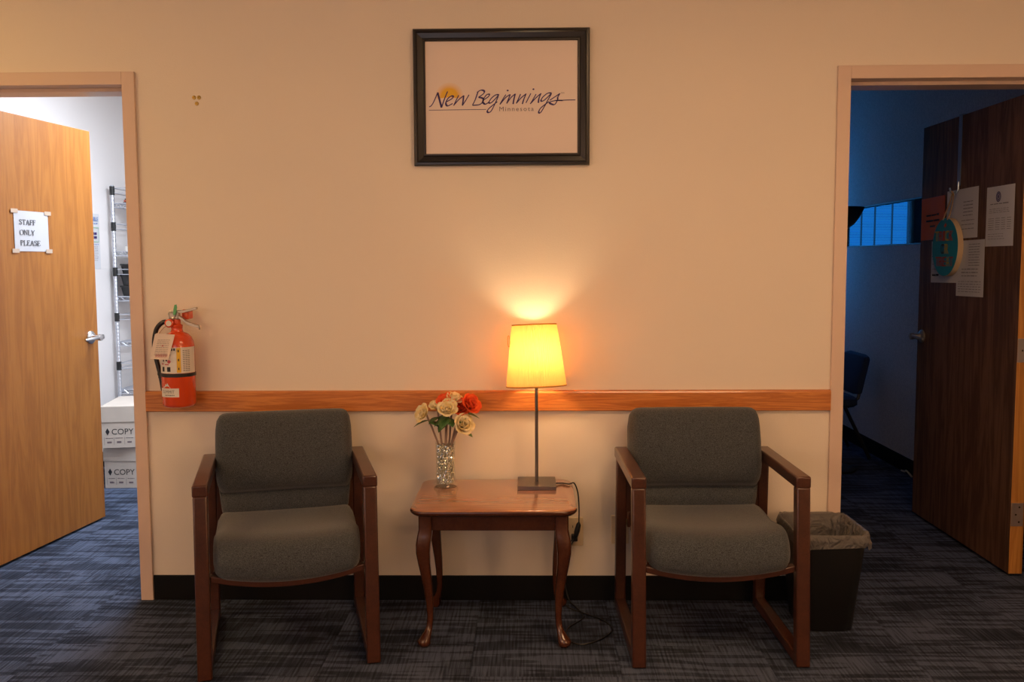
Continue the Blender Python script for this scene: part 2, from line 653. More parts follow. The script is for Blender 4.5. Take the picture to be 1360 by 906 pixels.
mb = MB()
mb.box(-3.2, LX0 - .02, 0, WT, 0, CEIL).box(LX1 + .02, RX0 - .02, 0, WT, 0, CEIL).box(RX1 + .02, 3.4, 0, WT, 0, CEIL)
mb.box(LX0 - .02, LX1 + .02, 0, WT, HEAD + .02, CEIL).box(RX0 - .02, RX1 + .02, 0, WT, HEAD + .02, CEIL)
struct(mb.build('wall_back', M_WALL))
mb = MB()
mb.box(-3.3, -3.2, -5.0, -3.5, 0, CEIL).box(-3.3, -3.2, -2.5, WT, 0, CEIL).box(-3.3, -3.2, -3.5, -2.5, 0, .3).box(-3.3, -3.2, -3.5, -2.5, 2.2, CEIL)
struct(mb.build('wall_left', M_WALL))
wn = MB()
wn.box(-3.29, -3.19, -3.5, -3.45, .3, 2.2).box(-3.29, -3.19, -2.55, -2.5, .3, 2.2).box(-3.29, -3.19, -3.45, -2.55, .3, .35).box(-3.29, -3.19, -3.45, -2.55, 2.15, 2.2)
wn = struct(wn.build('window_5', M_TRIM))
bx('pane', M_DAY, wn, -3.27, -3.26, -3.45, -2.55, .35, 2.15)
struct(bx('wall_right', M_WALL, None, 3.4, 3.5, -5.0, WT, 0, CEIL))
# wall behind the camera, with a window
mb = MB()
mb.box(-3.3, -1.4, -5.1, -5.0, 0, CEIL).box(-0.2, 3.5, -5.1, -5.0, 0, CEIL)
mb.box(-1.4, -0.2, -5.1, -5.0, 0, 0.8).box(-1.4, -0.2, -5.1, -5.0, 2.1, CEIL)
struct(mb.build('wall_front', M_WALL))
wn = MB()
wn.box(-1.4, -1.35, -5.09, -4.99, 0.8, 2.1).box(-0.25, -0.2, -5.09, -4.99, 0.8, 2.1)
wn.box(-1.35, -0.25, -5.09, -4.99, 0.8, 0.85).box(-1.35, -0.25, -5.09, -4.99, 2.05, 2.1)
wn = struct(wn.build('window_1', M_TRIM))
bx('pane', M_DAY, wn, -1.35, -0.25, -5.07, -5.06, 0.85, 2.05)
struct(bx('ceiling', M_CEIL, None, -3.3, 5.2, -5.1, 6.7, CEIL, CEIL + 0.1))

# storage room behind the left door
struct(bx('wall_storage_side', M_WHITE_WALL, None, STX - .1, STX, WT, 4.3, 0, CEIL))
struct(bx('wall_storage_back', M_WHITE_WALL, None, STX, -0.7, 4.2, 4.3, 0, CEIL))
struct(bx('wall_storage_inner', M_WHITE_WALL, None, -0.7, -0.6, WT, 4.3, 0, CEIL))
# dark office behind the right door: its side wall has a long glazed strip
GY0, GY1, GZ0, GZ1 = 1.75, 3.62, 1.447, 1.734
mb = MB()
mb.box(OFX, OFX + .06, WT, GY0, 0, CEIL).box(OFX, OFX + .06, GY1, 4.0, 0, CEIL)
mb.box(OFX, OFX + .06, GY0, GY1, 0, GZ0).box(OFX, OFX + .06, GY0, GY1, GZ1, CEIL)
struct(mb.build('wall_office_side', M_OFFICE_WALL))
struct(bx('wall_office_inner', M_OFFICE_WALL, None, 0.5, 0.6, WT, 4.0, 0, CEIL))
mb = MB()
mb.box(0.6, 1.75, 3.9, 4.0, 0, CEIL).box(2.34, OFX, 3.9, 4.0, 0, CEIL).box(1.75, 2.34, 3.9, 4.0, 0, 0.9).box(1.75, 2.34, 3.9, 4.0, 2.3, CEIL)
struct(mb.build('wall_office_back', M_OFFICE_WALL))
wn = MB()
wn.box(1.75, 1.79, 3.9, 3.98, .9, 2.3).box(2.30, 2.34, 3.9, 3.98, .9, 2.3).box(1.79, 2.30, 3.9, 3.98, .9, .94).box(1.79, 2.30, 3.9, 3.98, 2.26, 2.3)
wn = struct(wn.build('window_2', M_DARKMETAL))
bx('pane', M_DUSK, wn, 1.79, 2.30, 3.95, 3.96, .94, 2.26)
# glazed strip: thin dark frame and a pane
wn = MB()
for z in (GZ0, GZ1 - .008):
    wn.box(OFX - .004, OFX + .05, GY0, GY1, z, z + .008)
wn.box(OFX - .004, OFX + .05, GY0, GY0 + .02, GZ0, GZ1).box(OFX - .004, OFX + .05, GY1 - .02, GY1, GZ0, GZ1)
wn = struct(wn.build('window_3', M_BLACK), 'long low strip of interior glazing with thin dark frame')
bx('pane', M_PANE, wn, OFX + .020, OFX + .026, GY0, GY1, GZ0, GZ1)
# neighbouring room with blinds seen through the strip
struct(bx('wall_neighbour_side', M_OFFICE_WALL, None, 5.0, 5.1, WT, 6.6, 0, CEIL))
struct(bx('wall_neighbour_inner', M_OFFICE_WALL, None, OFX, OFX + .06, 4.0, 6.6, 0, CEIL))
NX = [2.75, 2.92, 3.09, 3.235, 3.387, 3.517, 3.658, 3.839, 4.014]
NY = 6.4
mb = MB()
mb.box(OFX + .06, NX[0], NY, NY + .2, 0, CEIL).box(NX[-1] + .05, 5.0, NY, NY + .2, 0, CEIL)
mb.box(NX[0], NX[-1] + .05, NY, NY + .2, 0, 1.2).box(NX[0], NX[-1] + .05, NY, NY + .2, 2.3, CEIL)
struct(mb.build('wall_neighbour_back', M_OFFICE_WALL))
wn = MB()
for i, x in enumerate(NX):
    wd = 0.012 if i < len(NX) - 1 else 0.03
    wn.box(x - wd / 2, x + wd / 2, NY - .004, NY + .02, 1.2, 2.3)
wn.box(NX[0], NX[-1], NY - .01, NY + .1, 1.2, 1.22).box(NX[0], NX[-1], NY - .01, NY + .1, 2.28, 2.3)
wn = struct(wn.build('window_4', M_BLACK), 'tall narrow window lights with closed blinds glowing blue')
bx('window_edge_post', M_IVORY, wn, NX[-1] + .02, NX[-1] + .05, NY - .01, NY + .1, 1.2, 2.3)
for i in range(len(NX) - 1):
    bx('pane', M_DUSK_FAR, wn, NX[i], NX[i + 1], NY + .022, NY + .03, 1.2, 2.3)
    sl = MB()
    z = 1.23
    while z < 2.27:
        y = NY + .008
        sl.add([(NX[i] + .003, y - .003, z), (NX[i + 1] - .003, y - .003, z), (NX[i + 1] - .003, y + .004, z + .0055), (NX[i] + .003, y + .004, z + .0055)],
               [(0, 1, 2, 3)])
        z += 0.017
    sl.build('blind_slats', M_LOUVER, wn)['kind'] = 'stuff'

# floor and carpet tiles
fl = struct(bx('floor', M_CARPET, None, -3.3, 5.2, -5.1, 6.7, -0.1, -0.004))
TS = 0.5
tile_me = None
proto = MB().box(-TS / 2 + .0006, TS / 2 - .0006, -TS / 2 + .0006, TS / 2 - .0006, -.0039, 0).build('carpet_tile', M_CARPET, fl)
first = True
for i in range(13):
    for j in range(18):
        t = proto if first else proto.copy()
        if not first:
            COL.objects.link(t)
        first = False
        t.parent = fl
        t.location = (-2.95 + i * TS, -3.95 + j * TS - (0.25 if i % 2 else 0), 0)
        t.rotation_euler = (0, 0, PI / 2 * random.choice([0, 2]))

# baseboards
def base(name, x0, x1, y0, y1):
    mb = MB()
    mb.box(x0, x1, y0, y1, 0.0, 0.101)
    return struct(mb.build(name, M_RUBBER, bevel=0.003))


base('baseboard_back', LX1 + .05, RX0 - .05, -0.008, -0.0005)
base('baseboard_right', RX1 + .06, 3.39, -0.008, -0.0005)
base('baseboard_left', -3.19, LX0 - .06, -0.008, -0.0005)
base('baseboard_office', OFX - .008, OFX - .0005, WT + .02, 3.88)
base('baseboard_storage', STX + .0005, STX + .008, WT + .02, 4.18)

# hollow metal door frames: casing, jamb, stop
def door_frame(name, x0, x1, label):
    o = MB()
    c = .049
    for y0, y1 in ((-.014, 0.0), (WT, WT + .014)):
        o.box(x0 - c, x0, y0, y1, 0, HEAD + c).box(x1, x1 + c, y0, y1, 0, HEAD + c).box(x0, x1, y0, y1, HEAD, HEAD + c)
    t = .019
    o.box(x0 - t, x0, 0, WT, 0, HEAD + t).box(x1, x1 + t, 0, WT, 0, HEAD + t).box(x0, x1, 0, WT, HEAD, HEAD + t)
    s0, s1 = .055, WT - .055
    o.box(x0, x0 + .014, s0, s1, 0, HEAD - .014).box(x1 - .014, x1, s0, s1, 0, HEAD - .014).box(x0, x1, s0, s1, HEAD - .014, HEAD)
    ob = o.build(name, M_TRIM, bevel=0.0015)
    return struct(ob, label)


door_frame('trim_1', LX0, LX1, 'taupe painted door casing around the bright storage doorway')
door_frame('trim_2', RX0, RX1, 'taupe painted door casing around the dark office doorway')

# chair rail
mb = MB()
prof = [(-.0005, .766), (-.016, .766), (-.019, .769), (-.019, .838), (-.0165, .844), (-.010, .8475), (-.0005, .8475)]
mb.loft([[(x, y, z) for y, z in prof] for x in (LX1 + .0495, RX0 - .0495)])
struct(mb.build('trim_3', M_RAIL), 'orange stained wooden chair rail across the wall')


# ------------------------------------------------------------------ doors
def lever_handle(parent, u, z, side, mat, tip, off):
    """handle on the face off (local y), lever pointing along local x by tip"""
    r = MB()
    n = 24
    tf = lambda p: (u + p[0], off + side * p[2], z + p[1])
    r.lathe([(.0335, 0), (.0335, .006), (.028, .012), (.014, .014), (.012, .045), (.017, .047), (.017, .062), (.0, .064)], n, tf=tf)
    h = r.build('door_handle', mat, parent, smooth=True)
    l = MB()
    path = smooth_path([(u - tip * .03, off + side * .054, z + .002), (u, off + side * .056, z + .002), (u + tip * .06, off + side * .056, z - .002), (u + tip * .115, off + side * .045, z - .006)], 6)
    rings = []
    for i, p in enumerate(path):
        k = i / (len(path) - 1)
        hh = .0125 * (1 - .45 * k)
        ww = .007 * (1 - .2 * k)
        rings.append([(p.x, p.y + ww * math.cos(a), p.z + hh * math.sin(a)) for a in [2 * PI * q / 12 for q in range(12)]])
    l.loft(rings)
    l.build('lever', mat, h, smooth=True)
    return h


def make_door(name, hinge, ang, width, mat, edge_mat, thick, face, label):
    """door leaf, local x from hinge to free edge; the leaf fills local y 0..face*thick"""
    o = bpy.data.objects.new(name, None)
    COL.objects.link(o)
    o.location = (*hinge, 0)
    o.rotation_euler = (0, 0, ang)
    struct(o, label)
    y0, y1 = sorted((0, face * thick))
    mb = MB()
    mb.box(.0, width, y0, y1, .012, 2.028)
    lf = mb.build('door_leaf', [mat, edge_mat], o, bevel=.0015)
    for p in lf.data.polygons:
        if abs(p.normal.x) > .9:
            p.material_index = 1
    for z in (.27, .97, 1.78):
        hg = MB()
        hg.box(-.0025, .0005, y0 + .006, y1 - .001, z - .05, z + .05)
        hg.lathe([(.0065, z - .05), (.0065, z + .05)], 12, c=(-.004, face * thick + face * .006))
        hb = hg.build('hinge', M_CHROME, o, smooth=True)
        sc = MB()
        for dz in (-.032, 0, .032):
            yy = (y0 + y1) / 2 + (.008 if dz == 0 else -.006)
            sc.lathe([(.0045, 0), (.0035, .0015), (0, .0018)], 8, tf=lambda p: (-.0025 - p[2], yy + p[0], z + dz + p[1]))
        sc.build('screw', M_DARKMETAL, hb)
    return o


# left door: from hinge (-2.369, .285) along (.1237, .9923)
ang1 = math.atan2(.818, .102)
HX, HY = -2.369, .285
W1 = .912
door1 = make_door('door_1', (HX, HY), ang1, W1, M_OAK, M_OAK_EDGE, .044, 1, 'honey oak flush door standing open into storage room')
# the visible face is local y = 0 (towards +X), the leaf lies behind it
lever_handle(door1, .846, .972, -1, M_CHROME, -1, 0)
lever_handle(door1, .846, .972, 1, M_CHROME, -1, .044)
# right door: open square into the office, visible face towards -X
W2 = 1.012
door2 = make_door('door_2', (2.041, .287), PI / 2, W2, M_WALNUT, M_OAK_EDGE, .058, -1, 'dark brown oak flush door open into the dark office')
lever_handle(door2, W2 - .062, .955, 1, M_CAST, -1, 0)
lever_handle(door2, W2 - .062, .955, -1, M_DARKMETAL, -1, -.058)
bx('latch_plate', M_DARKMETAL, door2, W2 - .001, W2 + .002, -.042, -.016, .92, .99)
bx('latch_plate', M_CHROME, door1, W1 - .001, W1 + .002, .010, .034, .93, 1.01)

# sheets on doors: tf maps sheet coords (u across, v up) to the world
def d1(u, v, o=0.0):
    """left door visible face: u from the old measuring origin"""
    ca, sa = math.cos(ang1), math.sin(ang1)
    return Vector((HX + (u + .087) * ca + o * sa, HY + (u + .087) * sa - o * ca, v))


def d2(u, v, o=0.0):
    """right door: u is the world y"""
    return Vector((2.041 - o, u, v))


def sheet(mb, f, u0, u1, v0, v1, o=0.001, th=.0008, curl=0.0, n=6):
    for i in range(n):
        a, b = i / n, (i + 1) / n
        q = []
        for (t, v) in ((a, v0), (b, v0), (b, v1), (a, v1)):
            bump = curl * (math.sin(t * PI * 2.2) * .5 + .5)
            q.append((u0 + (u1 - u0) * t, v, o + bump))
        vs = [f(*p) for p in q] + [f(p[0], p[1], p[2] + th) for p in q]
        mb.add(vs, [(0, 1, 2, 3), (4, 5, 6, 7), (0, 1, 5, 4), (1, 2, 6, 5), (2, 3, 7, 6), (3, 0, 4, 7)])


SERIF = {
    'S': (.62, [('c', [(.52, .80), (.40, .97), (.18, .95), (.10, .76), (.30, .56), (.50, .40), (.50, .12), (.30, .02), (.08, .20)]), ('l', (.52, .80), (.53, .96)), ('l', (.07, .04), (.07, .22))]),
    'T': (.72, [('v', .36, 0, 1), ('h', .03, .69, .97), ('l', (.04, .97), (.04, .78)), ('l', (.68, .97), (.68, .78)), ('h', .22, .50, .02)]),
    'A': (.80, [('l', (.40, .98), (.12, .02)), ('t', (.40, .98), (.66, .02)), ('h', .22, .56, .36), ('h', .0, .24, .02), ('h', .52, .80, .02)]),
    'F': (.62, [('v', .18, 0, 1), ('h', .05, .58, .97), ('l', (.57, .97), (.57, .78)), ('h', .18, .46, .52), ('l', (.45, .62), (.45, .42)), ('h', .05, .32, .02)]),
    'O': (.80, [('c', [(.40, .98), (.12, .84), (.06, .50), (.12, .16), (.40, .02), (.68, .16), (.74, .50), (.68, .84), (.40, .98)])]),
    'N': (.80, [('l', (.15, .98), (.15, .02)), ('t', (.15, .98), (.66, .02)), ('l', (.66, .98), (.66, .02)), ('h', .02, .2, .97), ('h', .54, .78, .97), ('h', .04, .28, .02)]),
    'L': (.66, [('v', .18, 0, 1), ('h', .05, .32, .97), ('h', .05, .62, .02), ('l', (.61, .02), (.61, .24))]),
    'Y': (.80, [('t', (.12, .97), (.40, .50)), ('l', (.68, .97), (.40, .50)), ('v', .40, 0, .5), ('h', .0, .24, .97), ('h', .56, .80, .97), ('h', .26, .54, .02)]),
    'P': (.62, [('v', .18, 0, 1), ('c', [(.18, .97), (.42, .96), (.55, .76), (.42, .53), (.18, .50)]), ('h', .05, .2, .97), ('h', .05, .32, .02)]),
    'E': (.66, [('v', .18, 0, 1), ('h', .05, .60, .97), ('l', (.58, .97), (.58, .80)), ('h', .18, .46, .52), ('l', (.45, .62), (.45, .42)), ('h', .05, .62, .02), ('l', (.61, .02), (.61, .22))]),
}


def serif_text(mb, s, u0, v0, h, f, wid):
    x = 0
    tot = sum(SERIF[c][0] for c in s)
    k = wid / (tot * h)
    for ch in s:
        w_, st = SERIF[ch]
        m = lambda a, b: f(u0 + (x + a) * h * k, v0 + b * h)
        for q in st:
            if q[0] == 'v':
                stroke(mb, [(q[1], q[2]), (q[1], q[3])], m, (1, 0), .17)
            elif q[0] == 'h':
                stroke(mb, [(q[1], q[3]), (q[2], q[3])], m, (0, 1), .10)
            elif q[0] == 'l':
                stroke(mb, [q[1], q[2]], m, (1, 0), .10, mn=.9)
            elif q[0] == 't':
                stroke(mb, [q[1], q[2]], m, (1, 0), .18, mn=.9)
            else:
                stroke(mb, q[1], m, (1, .15), .18, mn=.5)
        x += w_


def scribble(mb, f, u0, u1, v, h, words=5, o=.0022, mirror=False):
    """a line of print too small to read: word shaped strokes"""
    x = u0
    span = u1 - u0
    while abs(x - u0) < abs(span) * .96:
        wl = span * random.uniform(.5, 1.4) / words
        if abs(x + wl - u0) > abs(span):
            wl = u1 - x
        hh = h * random.uniform(.75, 1.0)
        mb.add([f(x, v, o), f(x + wl, v, o), f(x + wl, v + hh, o), f(x, v + hh, o)], [(0, 1, 2, 3)])
        x += wl + span * .035


# STAFF ONLY PLEASE
root = thing('door_sign', 'white paper staff-only sign taped to the honey oak door', 'sign', d1(.32, 1.41))


def rel(root, f):
    L = Vector(root.location)
    return lambda u, v, o=0.0: f(u, v, o) - L


f = rel(root, d1)
mb = MB()
sheet(mb, f, .203, .448, 1.409, 1.594, .001, curl=.0015)
mb.build('paper', M_SIGN_PAPER, root)
mb = MB()
g = lambda u, v: f(u, v, .0045)
for word, u, v, wd in (('STAFF', .236, 1.531, .118), ('ONLY', .238, 1.484, .108), ('PLEASE', .238, 1.436, .145)):
    mb = MB()
    serif_text(mb, word, u, v, .023, g, wd)
    mb.build('lettering', M_SOFT_INK, root)
for (u, v) in ((.206, 1.592), (.446, 1.590), (.206, 1.411), (.446, 1.411)):
    m2 = MB()
    du = .024
    sheet(m2, f, u - du, u + du, v - .009, v + .009, .0048, th=.0003, n=1)
    m2.build('tape', M_TAPE, root)


# notices on the right door (u is world y and falls to the right in the picture)
def notice(label, name, u0, u1, v0, v1, mat, o, rows, tilt=0.0, inkm=M_GREY_INK, heading=None):
    root = thing(name, label, 'notice', d2((u0 + u1) / 2, v0))
    cu, cv = (u0 + u1) / 2, (v0 + v1) / 2

    def ft(u, v, oo=0.0):
        du, dv = u - cu, v - cv
        return d2(cu + du * math.cos(tilt) - dv * math.sin(tilt), cv + du * math.sin(tilt) + dv * math.cos(tilt), oo)
    f = rel(root, ft)
    m = MB()
    sheet(m, f, u0, u1, v0, v1, o, curl=.002)
    m.build('paper', mat, root)
    m = MB()
    for (a, b, v, h, wds) in rows:
        scribble(m, f, u0 + (u1 - u0) * (1 - a), u0 + (u1 - u0) * (1 - b), v0 + (v1 - v0) * v, h, wds, o + .0036)
    m.build('print', inkm, root)['kind'] = 'stuff'
    return root, f


def lines(a, b, v0, v1, n, h=.0022, wds=7):
    return [(a, b, v0 + (v1 - v0) * i / max(1, n - 1), h, wds) for i in range(n)]


notice('orange paper notice at far edge of the dark door', 'door_notice', 1.015, 1.285, 1.452, 1.664, M_ORANGE_PAPER, .001,
       [(.22, .82, .56, .010, 3), (.22, .80, .43, .010, 2), (.4, .62, .30, .008, 1)], tilt=-.02, inkm=M_INK)
notice('white printed notice behind the twine of the round sign', 'door_notice', .672, .99, 1.450, 1.682, M_PAPER, .001,
       lines(.55, .85, .45, .72, 5, .004, 3) + lines(.5, .9, .18, .35, 3, .003, 4), tilt=-.01)
r, f = notice('white notice with a round seal nearest the dark door hinges', 'door_notice', .352, .592, 1.408, 1.668, M_PAPER, .001,
              lines(.15, .85, .70, .70, 1, .0045, 4) + lines(.12, .85, .56, .62, 3, .0022, 8) + lines(.1, .3, .28, .46, 6, .0025, 2) + lines(.36, .52, .28, .46, 6, .0025, 2)
              + lines(.58, .72, .28, .46, 6, .0025, 2) + lines(.78, .92, .28, .46, 6, .0025, 2) + lines(.1, .7, .12, .2, 3, .002, 8))
m = MB()
cu, cv = .485, 1.622
for r0, r1 in ((.010, .0135), (.016, .0195)):
    n = 24
    for i in range(n):
        a, b = 2 * PI * i / n, 2 * PI * (i + 1) / n
        m.add([f(cu + q * math.cos(t) * 1.1, cv + q * math.sin(t) * 1.15, .005) for q, t in ((r0, a), (r1, a), (r1, b), (r0, b))], [(0, 1, 2, 3)])
m.add([f(cu + .006 * math.cos(2 * PI * i / 6), cv + .009 * math.sin(2 * PI * i / 6), .005) for i in range(6)], [tuple(range(6))])
m.build('seal', M_PURPLE, r)
notice('white notice with short black headings left under the round sign', 'door_notice', .845, 1.15, 1.238, 1.445, M_PAPER, .001,
       [(.04, .25, .93, .006, 1), (.04, .3, .62, .006, 1), (.3, .5, .36, .007, 1), (.05, .3, .16, .009, 1)] + lines(.05, .5, .2, .8, 6, .002, 6), tilt=-.015, inkm=M_INK)
notice('white closely printed notice hanging lowest on the dark door', 'door_notice', .588, .856, 1.180, 1.440, M_PAPER, .0052,
       lines(.45, .85, .55, .92, 9, .0028, 3) + lines(.2, .8, .36, .48, 3, .004, 5) + lines(.08, .92, .08, .26, 5, .0028, 9), tilt=-.01)

# over-door hanger with the round sign
root = thing('door_hanger', 'blue-grey metal strap hooked over top of the dark door', 'hanger', d2(.873, 1.66))
f = rel(root, d2)
m = MB()
sheet(m, f, .857, .889, 1.70, 2.034, .002, th=.0025, n=1)
m.add([f(u, v, o) for u in (.857, .889) for (v, o) in ((2.031, .0045), (2.034, .0045), (2.034, -.062), (2.031, -.062))],
      [(0, 1, 2, 3), (4, 5, 6, 7), (0, 1, 5, 4), (1, 2, 6, 5), (2, 3, 7, 6), (3, 0, 4, 7)])
m.build('strap', M_HANGER, root)
m = MB()
m.tube([f(*p) for p in [(.873, 1.72, .004), (.873, 1.68, .006), (.873, 1.663, .02), (.873, 1.67, .04), (.873, 1.69, .045)]], .005, 8)
m.build('hook', M_HANGER, root, smooth=True)

DU, DV, DR = .932, 1.411, .140
root = thing('round_sign', 'round teal trick-or-treat sign with pale edge hanging from twine', 'sign', d2(DU, DV - DR, .02))
f = rel(root, d2)


def disc(mb, r, o0, o1, n=48):
    mb.add([f(DU + r * math.cos(2 * PI * i / n), DV + r * math.sin(2 * PI * i / n), o) for o in (o0, o1) for i in range(n)],
           [tuple(range(n)), tuple(range(n, 2 * n))] + [(i, (i + 1) % n, n + (i + 1) % n, n + i) for i in range(n)])


m = MB()
disc(m, DR, .008, .033)
m.build('wood_disc', M_DISC_EDGE, root)
m = MB()
disc(m, DR - .001, .033, .0342)
m.build('teal_face', M_TEAL, root)
# letters run towards smaller world y, so mirror u
def letter(ch, u, v, wid, h, mat):
    vs, fs = text_verts(ch)
    xs = [q[0] for q in vs]
    k = wid / (max(xs) - min(xs))
    m = MB()
    n = len(vs)
    P = [(u - (q[0] - min(xs)) * k, v + q[1] * h / .69) for q in vs]
    m.add([f(a, b, .0343) for a, b in P] + [f(a, b, .040) for a, b in P], fs + [tuple(i + n for i in q) for q in fs])
    m.build('letter', mat, root)


u = DU + .098
for ch, mt in zip('TRICK', (M_LETTER_YELLOW, M_LETTER_RED, M_LETTER_RED, M_LETTER_YELLOW, M_LETTER_RED)):
    wd = .014 if ch == 'I' else .034
    letter(ch, u, DV + .030, wd, .048, mt)
    u -= wd + .009
u = DU + .032
for ch, mt in zip('OR', (M_LETTER_BLACK, M_LETTER_YELLOW)):
    letter(ch, u, DV - .032, .034, .048, mt)
    u -= .042
u = DU + .085
for ch, mt in zip('TREAT', (M_LETTER_RED, M_LETTER_RED, M_LETTER_RED, M_LETTER_YELLOW, M_LETTER_RED)):
    letter(ch, u, DV - .092, .030, .046, mt)
    u -= .038
m = MB()
for du in (-.024, .024):
    m.tube([f(*p) for p in smooth_path([(DU + du, DV + DR - .01, .036), (DU + du - .01, DV + DR + .03, .026), (.873 + du * .35, 1.655, .03), (.873, 1.676, .041)], 5)], .0032, 6)
m.build('twine', M_TWINE, root, smooth=True)
m = MB()
m.add([f(DU + .0 + a, DV + .105 + b, .036) for a, b in ((-.022, .0), (-.005, .012), (.012, -.004), (-.002, -.012))], [(0, 1, 2, 3)])
m.build('painted_candy', M_LETTER_RED, root)

# ------------------------------------------------------------------ storage room contents
SY0, SY1, SX0, SX1 = 2.665, 3.58, STX + .045, STX + .40
root = thing('wire_shelving_unit', 'chrome wire shelving unit against the white storage wall', 'shelving', (STX + .22, 3.1, 0))
L = Vector(root.location)
for (x, y) in ((SX0, SY0), (SX1, SY0), (SX0, SY1), (SX1, SY1)):
    m = MB()
    pr = []
    z = 0.0
    while z < 1.86:
        pr += [(.0125, z), (.0125, z + .022), (.0115, z + .0235), (.0125, z + .025)]
        z += .025
    m.lathe(pr, 12, c=(x - L.x, y - L.y))
    m.build('post', M_SHELF, root, smooth=True)
SHZ = [.160, .478, .805, 1.112, 1.418, 1.742]
for z in SHZ:
    m = MB()
    for (a, b) in (((SX0, SY0), (SX1, SY0)), ((SX1, SY0), (SX1, SY1)), ((SX1, SY1), (SX0, SY1)), ((SX0, SY1), (SX0, SY0))):
        A, B = Vector((*a, z)) - L, Vector((*b, z)) - L
        m.tube([A + Vector((0, 0, .014)), B + Vector((0, 0, .014))], .0035, 6)
        m.tube([A - Vector((0, 0, .014)), B - Vector((0, 0, .014))], .0035, 6)
        n = max(4, int((B - A).length / .028))
        zz = [A.lerp(B, i / n) + Vector((0, 0, .012 if i % 2 else -.012)) for i in range(n + 1)]
        m.tube(zz, .0025, 5)
    y = SY0 + .03
    while y < SY1:
        m.tube([Vector((SX0, y, z + .016)) - L, Vector((SX1, y, z + .016)) - L], .002, 5)
        y += .03
    m.build('shelf', M_SHELF, root)
for z in [.66, .993, 1.30, 1.605, 1.845]:
    m = MB()
    for dz in (-.022, .012):
        m.tube([Vector((SX0, SY0, z + dz)) - L, Vector((SX0, SY1, z + dz)) - L], .0028, 6)
        m.tube([Vector((SX0, SY0, z + dz)) - L, Vector((SX1, SY0, z + dz)) - L], .0028, 6)
    led = m.build('ledge_rods', M_SHELF, root)
    for (x, y) in ((SX0, SY0), (SX1, SY0)):
        m = MB()
        m.lathe([(.0165, z - .034), (.0165, z + .024)], 12, c=(x - L.x, y - L.y))
        m.build('clip', M_BLACK, led, smooth=True)

# bins on the shelf, red folder stack, white box
for k in range(3):
    z = SHZ[3] + .0165 + k * .074
    r = thing('storage_bin', ['black storage bin at the bottom of the shelf stack', 'black storage bin in the middle of the shelf stack', 'black storage bin on top of the shelf stack'][k],
              'bin', (SX0 + .132, SY0 + .142, z), .03 * (k - 1), 'black bins on the wire shelf')
    m = MB()
    a, b = rrect(.20, .22, .015, 3), rrect(.22, .24, .015, 3)
    a2, b2 = rrect(.19, .21, .013, 3), rrect(.21, .23, .013, 3)
    m.loft([[(x, y, 0) for x, y in a], [(x, y, .066) for x, y in b], [(x, y, .066) for x, y in b2], [(x, y, .004) for x, y in a2]])
    m.build('body', M_BLACK, r)
    m = MB()
    m.loft([[(x, y, .062) for x, y in rrect(.232, .252, .018, 3)], [(x, y, .0725) for x, y in rrect(.228, .248, .018, 3)]])
    m.build('lid', M_BLACK, r)
r = thing('folder_stack', 'low stack of dark folders on the top wire shelf', 'folders', (SX0 + .16, SY0 + .22, SHZ[5] + .0175))
for k in range(3):
    m = MB()
    m.box(-.11, .11, -.16, .16, k * .011, k * .011 + .0095)
    o = m.build('folder', [M_BLACK, M_LETTER_RED, M_BLACK][k], r)
    o.rotation_euler = (0, 0, .06 * k - .05)
r = thing('paper_ream', 'tilted white paper pack with red print on the second shelf', 'paper pack', (SX0 + .16, SY0 + .20, SHZ[4] + .0165))
m = MB()
m.box(-.11, .11, -.14, .14, 0, .035)
m.build('wrapper', M_WHITE_LABEL, r)
m = MB()
m.box(-.06, .06, -.1412, -.1402, .006, .03)
m.build('print', M_RED_PRINT, r)
r = thing('shelf_carton', 'small white carton on the lowest visible wire shelf', 'carton', (SX0 + .22, SY0 + .14, SHZ[1] + .0165), .1)
m = MB()
m.box(-.12, .12, -.10, .10, 0, .125)
m.build('body', M_WHITE_LABEL, r)
for s in (-1, 1):
    m = MB()
    m.box(-.12, .12, s * .0505 - .0495, s * .0505 + .0495, .125, .1265)
    m.build('flap', M_WHITE_LABEL, r)

# flyer on the side wall (u is world y)
root = thing('wall_flyer', 'white printed flyer on the storage room wall beside shelving', 'flyer', (STX, 2.47, 1.315))
fw = lambda u, v, o=0.0: Vector((o, u - 2.47, v - 1.315))
m = MB()
sheet(m, fw, 2.30, 2.545, 1.316, 1.678, .001, curl=.002)
m.build('paper', M_PAPER, root)
m = MB()
text_fit(m, 'AVAILABLE', 2.312, 1.630, .215, .026, lambda u, v: fw(u, v, .006))
m.build('heading', M_BLUE_PRINT, root)
m = MB()
scribble(m, fw, 2.325, 2.52, 1.612, .005, 6, .006)
scribble(m, fw, 2.33, 2.52, 1.475, .004, 8, .006)
m.build('subheading', M_BLUE_PRINT, root)['kind'] = 'stuff'
m = MB()
for a, b, c, d in ((2.318, 2.528, 1.585, 1.589), (2.318, 2.528, 1.492, 1.496), (2.318, 2.322, 1.492, 1.589), (2.524, 2.528, 1.492, 1.589)):
    m.add([fw(a, c, .006), fw(b, c, .006), fw(b, d, .006), fw(a, d, .006)], [(0, 1, 2, 3)])
m.build('box_border', M_GREEN_PRINT, root)
m = MB()
for a, b, c, d in ((2.385, 2.41, 1.55, 1.575), (2.42, 2.46, 1.54, 1.556), (2.465, 2.50, 1.54, 1.556), (2.42, 2.455, 1.515, 1.531), (2.46, 2.50, 1.515, 1.531)):
    m.add([fw(a, c, .0062), fw(b, c, .0062), fw(b, d, .0062), fw(a, d, .0062)], [(0, 1, 2, 3)])
m.build('box_print', M_PURPLE, root)
m = MB()
for k in range(9):
    scribble(m, fw, 2.33, 2.51, 1.46 - .011 * k, .0025, 7, .006)
m.build('fine_print', M_MIST_INK, root)
m = MB()
